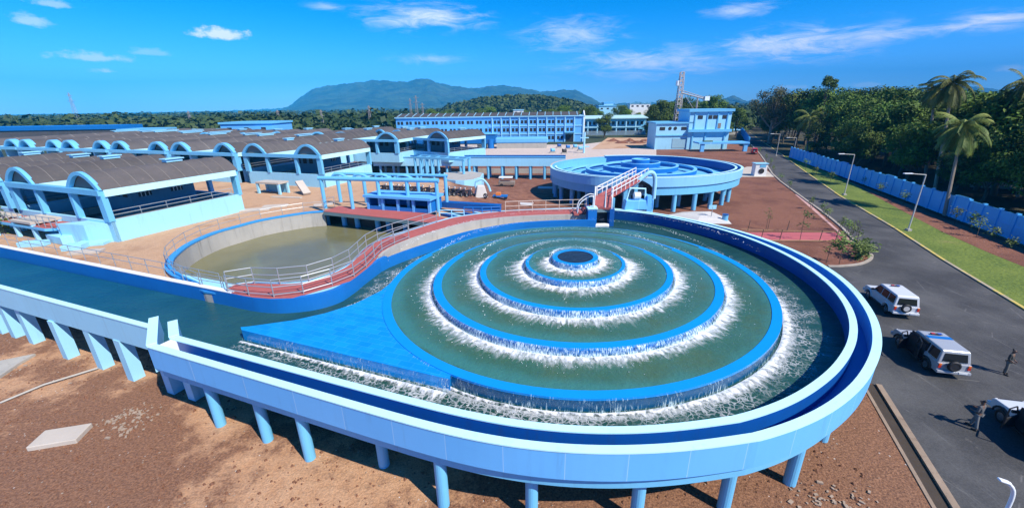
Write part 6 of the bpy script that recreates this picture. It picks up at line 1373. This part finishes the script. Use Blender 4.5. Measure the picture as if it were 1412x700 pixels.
# ------------------------------------------------------------------ vehicles
CARW = M('white car paint', (.62, .64, .66), .22, .03, 1, spec=.6); TRIM = M('black trim', (.02, .02, .022), .5); CHR = M('bright metal', (.55, .56, .58), .25, metal=.9)
REDL = M('red lamp lens', (.55, .03, .02), .2); AMB = M('amber lens', (.8, .25, .03), .2); BLUL = M('blue lamp lens', (.02, .08, .45), .2); REDC = M('red car paint', (.5, .03, .03), .25, .05)
def loft(mb, A, B):
    n = len(A); o = len(mb.v); mb.v += [tuple(p) for p in A]+[tuple(p) for p in B]
    mb.f += [tuple(o+i for i in range(n)), tuple(o+n+i for i in range(n-1, -1, -1))]+[(o+i, o+(i+1) % n, o+n+(i+1) % n, o+n+i) for i in range(n)]
def suv(label, loc, heading, doors=(), paint=CARW, grey=False, bar=True, group=None):
    t = thing('off_road_car', label, 'car', loc, heading, group); b = lambda mb, n, mt_, par=None, **k: mb.build(n, mt_, par or t, local=True, **k)
    def arch(cx_, n=7): return [(cx_-.44*math.cos(PI*i/n)*-1, .42+.42*math.sin(PI*i/n)) for i in range(n+1)]
    prof = [(-2.2, .42), (-2.22, 1.06), (.78, 1.10), (1.95, 1.02), (2.16, .92), (2.2, .45)]+[(x, z) for x, z in arch(1.38)]+[(x, z) for x, z in arch(-1.32)]
    prof2 = [(-2.2, .42), (-2.22, 1.06), (.78, 1.10), (1.95, 1.02), (2.16, .92), (2.2, .45)]+[(1.38+.44*math.cos(PI*i/7), .42+.42*math.sin(PI*i/7)) for i in range(8)]+[(-1.32+.44*math.cos(PI*i/7), .42+.42*math.sin(PI*i/7)) for i in range(8)]
    mb = MB(); loft(mb, [(x, -.85, z) for x, z in prof2], [(x, .85, z) for x, z in prof2]); b(mb, 'body', paint, bevel=.05)
    mb = MB(); A = [(-2.14, 1.06), (-2.02, 1.80), (-1.9, 1.86), (.2, 1.88), (.38, 1.84), (.98, 1.09)]
    def yw(z): return .83-.13*(z-1.06)/.8
    loft(mb, [(x, -yw(z), z) for x, z in A], [(x, yw(z), z) for x, z in A]); b(mb, 'cabin', paint, bevel=.06)
    for s in (-1, 1):
        for x0, x1, x2, x3 in ((-1.98, -1.18, -1.18, -1.90), (-1.08, -.28, -.28, -1.08), (-.18, .82, .36, -.18)):
            mb = MB(); z0, z1 = 1.16, 1.72; q = [(x0, z0), (x1, z0), (x2, z1), (x3, z1)]
            loft(mb, [(x, s*(yw(z)+.004), z) for x, z in q], [(x, s*(yw(z)+.02), z) for x, z in q]); b(mb, 'side_window', GLASS)
        for cx_ in (1.38, -1.32):
            mb = MB(); mb.torus((cx_, s*.76, .37), .27, .11, (0, 1, 0), 22, 8); w = b(mb, 'wheel', BLACK, smooth=True)
            mb = MB(); mb.disc((cx_, s*.78, .37), .2, (0, 1, 0), .14, 16); b(mb, 'rim', CHR, w)
            mb = MB()
            for i in range(9): pass
            mb.tube([(cx_+.50*math.cos(PI*i/8), s*.87, .40+.48*math.sin(PI*i/8)) for i in range(9)], .05, 6); b(mb, 'wheel_arch', TRIM if grey else paint)
        mb = MB(); mb.box((0, s*.88, .42), (1.8, .14, .07)); b(mb, 'side_step', TRIM)
        mb = MB(); mb.box((.72, s*.98, 1.2), (.1, .2, .16)); b(mb, 'mirror', TRIM, bevel=.02)
        mb = MB(); mb.box((-2.23, s*.74, .88), (.06, .14, .3)); tl = b(mb, 'tail_light', REDL); mb = MB(); mb.box((-2.236, s*.74, .98), (.06, .13, .08)); b(mb, 'indicator', AMB, tl)
        mb = MB(); mb.disc((2.19, s*.6, .8), .11, (1, 0, 0), .08, 14); b(mb, 'headlight', WHITE)
    mb = MB(); q = [(-.64, 1.16), (.64, 1.16), (.56, 1.66), (-.56, 1.66)]; fx = lambda z: -2.14+.12*(z-1.06)/.74
    loft(mb, [(fx(z)-.004, y, z) for y, z in q], [(fx(z)-.025, y, z) for y, z in q]); b(mb, 'rear_window', GLASS)
    mb = MB(); gx = lambda z: .98-.6*(z-1.09)/.75; q = [(-.72, 1.16), (.72, 1.16), (.60, 1.76), (-.60, 1.76)]
    loft(mb, [(gx(z)+.01, y, z) for y, z in q], [(gx(z)+.03, y, z) for y, z in q]); b(mb, 'windscreen', GLASS)
    mb = MB(); mb.torus((-2.36, .12, .98), .25, .10, (1, 0, 0), 22, 8); sp = b(mb, 'spare_wheel', BLACK, smooth=True)
    mb = MB(); mb.disc((-2.36, .12, .98), .22, (1, 0, 0), .16, 18); b(mb, 'rim', TARP if not grey else TRIM, sp)
    mb = MB(); mb.box((-2.27, 0, .52), (.16, 1.72, .18)); b(mb, 'rear_bumper', paint, bevel=.03); mb = MB(); mb.box((2.27, 0, .55), (.18, 1.72, .22)); b(mb, 'front_bumper', paint, bevel=.03)
    mb = MB(); mb.box((-2.36, -.45, .56), (.02, .42, .12)); b(mb, 'number_plate', WHITE)
    mb = MB(); mb.box((2.18, 0, .8), (.06, .9, .26)); b(mb, 'grille', TRIM)
    if bar:
        mb = MB(); mb.box((-.15, 0, 1.95), (.16, .6, .06)); lb = b(mb, 'light_bar', TRIM, bevel=.02)
        mb = MB(); mb.box((-.15, .18, 1.96), (.14, .2, .07)); b(mb, 'red_lens', REDL, lb); mb = MB(); mb.box((-.15, -.18, 1.96), (.14, .2, .07)); b(mb, 'blue_lens', BLUL, lb)
    if grey: mb = MB(); mb.box((-.48, 0, 1.885), (.34, 1.28, .02)); b(mb, 'roof_stripe', MIDB)
    for hx, w, a, z0 in doors:       # open doors on the left side with the dark opening behind
        mb = MB(); mb.box((hx-w/2, .845, 1.02), (w, .05, 1.1)); mb.box((hx-w/2-.05, .79, 1.42), (w, .06, .62)); b(mb, 'door_opening', DARK)
        m_ = Matrix.Rotation(a, 3, 'Z'); mb = MB(); c = Vector((hx, .87, 0))
        mb.box(c+m_@Vector((-w/2, 0, .78)), (w, .07, .66), rot=m_); d = b(mb, 'door', TRIM if z0 else paint, bevel=.02)
        mb = MB()
        for p, q in (((0, 1.1), (-.38 if hx > 0 else -.05, 1.7)), ((-.38 if hx > 0 else -.05, 1.7), (-w, 1.68)), ((-w, 1.68), (-w, 1.1))): mb.tube([c+m_@Vector((p[0], 0, p[1])), c+m_@Vector((q[0], 0, q[1]))], .035, 6)
        b(mb, 'window_frame', TRIM, d)
    return t
SILV = M('silver grey car paint', (.36, .38, .41), .25, .05, 1, spec=.6)
HD = lambda d: math.atan2(d[1], d[0])
suv('white off road car with closed doors, parked farthest up the road', (31.15, 30.6, .03), HD((.27, .96)))
suv('silver grey off road car with blue roof stripe and left doors hanging open', (27.25, 23.2, .03), HD((.24, .97)), ((.62, .85, R(-58), 1), (-.25, .72, R(-20), 1)), paint=SILV, grey=True)
suv('white off road car with open doors cut by the right edge of the picture', (26.15, 15.9, .03), HD((.24, .97)), ((.62, .9, R(-62), 1), (-.28, .75, R(-40), 1)), grey=True)
rc = suv('small red car seen from behind at the far end of the road', (80.5, 139, .03), HD((.45, .9)), paint=REDC, bar=False)
# yellow vehicle behind the wall
t = thing('yellow_van', 'yellow and dark van half hidden behind the far part of the blue wall', 'van', (101, 141, 0)); mb = MB(); mb.box((101, 141, 1.7), (4.6, 1.9, 1.9), .3); mb.build('body', M('yellow van paint', (.55, .40, .05), .4), t, bevel=.15)
mb = MB(); mb.box((101, 141, 2.1), (3.6, 1.96, .7), .3); mb.build('window', GLASS, t)
for x in (-1.5, 1.5): mb = MB(); mb.disc((101+x*.95, 140.2+x*.3, .4), .4, (-.3, 1, 0), .3, 14); mb.build('wheel', BLACK, t)
p = at(1162, 214); t = thing('grey_car', 'grey car parked in the shade behind the blue wall', 'car', (104, 112, 0)); mb = MB(); mb.box((104, 112, .9), (4.2, 1.8, .8), .5); mb.build('body', M('grey car paint', (.2, .24, .28), .3), t, bevel=.12); mb = MB(); mb.frustum((104, 112), (2.6, 1.7), (1.8, 1.4), 1.3, 1.95, .5); mb.build('cabin', GLASS, t)
for x, y_ in ((-1.4, -.8), (1.4, -.8), (-1.4, .8), (1.4, .8)): m_ = Matrix.Rotation(.5, 3, 'Z')@Vector((x, y_, .35)); mb = MB(); mb.disc((104+m_.x, 112+m_.y, .35), .35, (-.48, .88, 0), .22, 14); mb.build('wheel', BLACK, t)

# ------------------------------------------------------------------ people
SKIN = M('skin', (.16, .085, .055), .6, .05, 8); HAIR = M('black hair', (.012, .011, .012), .6)
def skin_obj(name, verts, edges, radii, mat, parent, root=0, sub=2):
    me = bpy.data.meshes.new(name); me.from_pydata(verts, edges, []); me.materials.append(mat); o = bpy.data.objects.new(name, me); COL.objects.link(o); o.parent = parent
    md = o.modifiers.new('skin', 'SKIN'); md.use_smooth_shade = True
    sv = me.skin_vertices[0] if me.skin_vertices else None
    if sv is None:
        bm = bmesh.new(); bm.from_mesh(me); bm.verts.layers.skin.verify(); bm.to_mesh(me); bm.free(); sv = me.skin_vertices[0]
    for i, r in enumerate(radii): sv.data[i].radius = (r, r) if not isinstance(r, tuple) else r; sv.data[i].use_root = (i == root)
    ss = o.modifiers.new('sub', 'SUBSURF'); ss.levels = sub; ss.render_levels = sub
    return o
def person(label, loc, rz, shirt, trousers, arm_l, arm_r, step=.10, h=1.72, group=None):
    """faces local -y; arm_x = (elbow, wrist) offsets from the shoulder"""
    t = thing('person', label, 'person', loc, rz, group); k = h/1.72; t.scale = (k, k, k)
    V = [(0, 0, .95), (0, 0, 1.12), (0, -.01, 1.34), (0, .0, 1.46), (0, -.02, 1.55), (0, -.035, 1.63), (0, -.03, 1.70)]
    Rr = [(.14, .11), (.13, .10), (.155, .105), (.055, .055), (.072, .085), (.08, .095), (.06, .075)]; E_ = [(0, 1), (1, 2), (2, 3), (3, 4), (4, 5), (5, 6)]
    def add(p, r, par): V.append(p); Rr.append(r); E_.append((par, len(V)-1)); return len(V)-1
    legs = []; arms = []
    for s, st_ in ((-1, step), (1, -step)):
        hip = add((s*.10, 0, .88), .085, 0); kn = add((s*.115, -st_*.6-.02, .48), .058, hip); an = add((s*.125, -st_, .085), .04, kn); toe = add((s*.15, -st_-.16, .035), .035, an); legs.append((hip, kn, an, toe))
        sh = add((s*.185, 0, 1.38), .058, 2); (ex, ey, ez), (wx, wy, wz) = arm_l if s < 0 else arm_r
        el = add((s*.185+s*ex, ey, 1.38+ez), .042, sh); wr = add((s*.185+s*wx, wy, 1.38+wz), .028, el); arms.append((sh, el, wr))
        d = (Vector(V[wr])-Vector(V[el])).normalized(); side = Vector((0, 1, 0)) if abs(d.y) < .8 else Vector((0, 0, 1)); side = (side-d*side.dot(d)).normalized(); nrm = d.cross(side)
        pm = add(tuple(Vector(V[wr])+d*.06), (.034, .022), wr)
        for f in range(4):
            b0 = Vector(V[pm])+d*.035+side*(f-1.5)*.021; i1 = add(tuple(b0), .0095, pm); i2 = add(tuple(b0+d*(.03, .036, .033, .026)[f]+nrm*.008), .0085, i1); add(tuple(b0+d*(.05, .06, .055, .042)[f]+nrm*.026), .0075, i2)
        b0 = Vector(V[wr])+d*.03-side*.032; i1 = add(tuple(b0), .011, wr); add(tuple(b0+d*.035-side*.012), .009, i1)
    skin_obj('body', V, E_, Rr, SKIN, t)
    tv = [V[0], (0, 0, 1.12), (0, -.01, 1.34), (0, 0, 1.43)]; tr_ = [(.165, .13), (.16, .125), (.18, .13), (.075, .075)]; te = [(0, 1), (1, 2), (2, 3)]
    for sh, el, wr in arms:
        i = len(tv); tv += [V[sh], tuple(Vector(V[sh]).lerp(Vector(V[el]), .98)), tuple(Vector(V[el]).lerp(Vector(V[wr]), .75))]; tr_ += [.078, .06, .05]; te += [(2, i), (i, i+1), (i+1, i+2)]
    skin_obj('shirt', tv, te, tr_, shirt, t)
    tv = [(0, 0, 1.0)]; tr_ = [(.16, .125)]; te = []
    for hip, kn, an, toe in legs: i = len(tv); tv += [V[hip], V[kn], tuple(Vector(V[kn]).lerp(Vector(V[an]), .92))]; tr_ += [.105, .078, .066]; te += [(0, i), (i, i+1), (i+1, i+2)]
    skin_obj('trousers', tv, te, tr_, trousers, t)
    for hip, kn, an, toe in legs: a, b_ = Vector(V[an]), Vector(V[toe]); skin_obj('shoe', [tuple(a+Vector((0, .05, -.03))), tuple(a.lerp(b_, .5)), tuple(b_+Vector((0, -.04, .005)))], [(0, 1), (1, 2)], [.05, .05, .042], BLACK, t)
    skin_obj('hair', [(0, .02, 1.64), (0, .01, 1.70), (0, -.03, 1.735)], [(0, 1), (1, 2)], [(.085, .08), (.09, .10), (.06, .07)], HAIR, t)
    for s in (-1, 1): mb = MB(); mb.disc((s*.032, -.118, 1.645), .011, (0, 1, 0), .012, 8); mb.build('eye', BLACK, t, local=True)
    mb = MB(); mb.frustum((0, -.13), (.03, .03), (.014, .012), 1.595, 1.645); mb.build('nose', SKIN, t, local=True); mb = MB(); mb.box((0, -.118, 1.57), (.05, .015, .012)); mb.build('mouth', M('lips', (.14, .05, .045), .5), t, local=True)
    for s in (-1, 1): mb = MB(); mb.disc((s*.085, -.02, 1.62), .03, (1, 0, 0), .015, 10); mb.build('ear', SKIN, t, local=True)
    return t
GREYS = M('grey shirt', (.10, .105, .11), .9, .15, 6); GREYT = M('grey trousers', (.16, .165, .165), .9, .12, 6); DARKS = M('dark shirt', (.05, .05, .045), .9, .2, 6); KHA = M('khaki trousers', (.14, .13, .11), .9, .1, 6); PINK = M('pale pink shirt', (.55, .35, .32), .9); NAVY = M('navy clothes', (.03, .05, .12), .9)
person('man in dark shirt standing alone on the asphalt', at(1384, 515, .03), R(25), DARKS, KHA, ((.07, .0, -.27), (.03, -.17, -.36)), ((.08, .02, -.28), (.02, -.16, -.40)), .05, 1.75)
person('man in grey walking beside the open doored car at the right edge', at(1341, 590, .03), R(200), GREYS, GREYT, ((.10, -.05, -.26), (.03, -.22, -.28)), ((.09, .0, -.27), (.0, -.2, -.30)), .17, 1.74)
pb = aty(931, 206, 97); person('person in a pale pink shirt standing behind the dry aerator', (pb.x, 100, 0), R(10), PINK, NAVY, ((.06, 0, -.28), (.08, -.03, -.52)), ((.06, 0, -.28), (.08, -.03, -.52)), .03, 1.72).scale = (1.1, 1.1, 1.1)
mb = MB(); pp = Vector((pb.x, 100, 0)); 
# loose stones and litter
r_ = random.Random(5); mb = MB()
for _ in range(420):
    x = r_.uniform(-34, 17); y_ = r_.uniform(9, 24)
    if x > 8 and x > 12+.44*(y_): continue
    s = r_.uniform(.015, .045)*(1.8 if r_.random() < .05 else 1); mb.box((x, y_, .05), (s*r_.uniform(1, 2.5), s, s*.6), rot=Matrix.Rotation(r_.random()*6, 3, 'Z'))
for cu, cv, k in ((185, 572, 70), (170, 588, 45), (20, 505, 40), (1165, 690, 40), (1130, 684, 25)):
    c = at(cu, cv)
    for _ in range(k): s = abs(r_.gauss(.04, .035))+.02; mb.box((c.x+r_.gauss(0, .7), c.y+r_.gauss(0, .4), .05), (s*r_.uniform(1, 2.2), s, s*.6), rot=Matrix.Rotation(r_.random()*6, 3, 'Z'))
o = mb.build('loose_stones', M('pale stones', (.36, .27, .20), .9, .4, 5)); tag(o, kind='stuff')
mb = MB()
for _ in range(3200):
    x = r_.uniform(-36, 17); y_ = r_.uniform(8, 25) if r_.random() < .8 else r_.uniform(8, 16)
    if x > 12.2+.44*y_-2.4: continue
    s = abs(r_.gauss(.03, .03))+.015; c = Vector((x, y_, .03)); q = [c+Vector((s*r_.uniform(.6, 1.4)*math.cos(a), s*r_.uniform(.6, 1.4)*math.sin(a), -.02)) for a in (0, 1.6, 3.1, 4.7)]; mb.add(q+[c+Vector((0, 0, s*r_.uniform(.7, 1.3)))], [(0, 1, 4), (1, 2, 4), (2, 3, 4), (3, 0, 4)])
o = mb.build('earth_clods', M('earth clods', (.17, .075, .04), .95, .5, 1.2)); tag(o, kind='stuff')
# ------------------------------------------------------------------ air
HAZE = True
if HAZE:
    mb = MB(); mb.box((0, 3200, 219), (13000, 7400, 460)); 
    mt = bpy.data.materials.new('haze'); mt.use_nodes = True; t = mt.node_tree; t.nodes.clear(); out = N(t, 'ShaderNodeOutputMaterial'); pv = N(t, 'ShaderNodeVolumePrincipled')
    pv.inputs['Color'].default_value = (.02, .50, 1.0, 1); pv.inputs['Density'].default_value = 1.75e-4; pv.inputs['Anisotropy'].default_value = -.35; t.links.new(pv.outputs[0], out.inputs['Volume'])
    o = mb.build('haze', mt); o['kind'] = 'stuff'
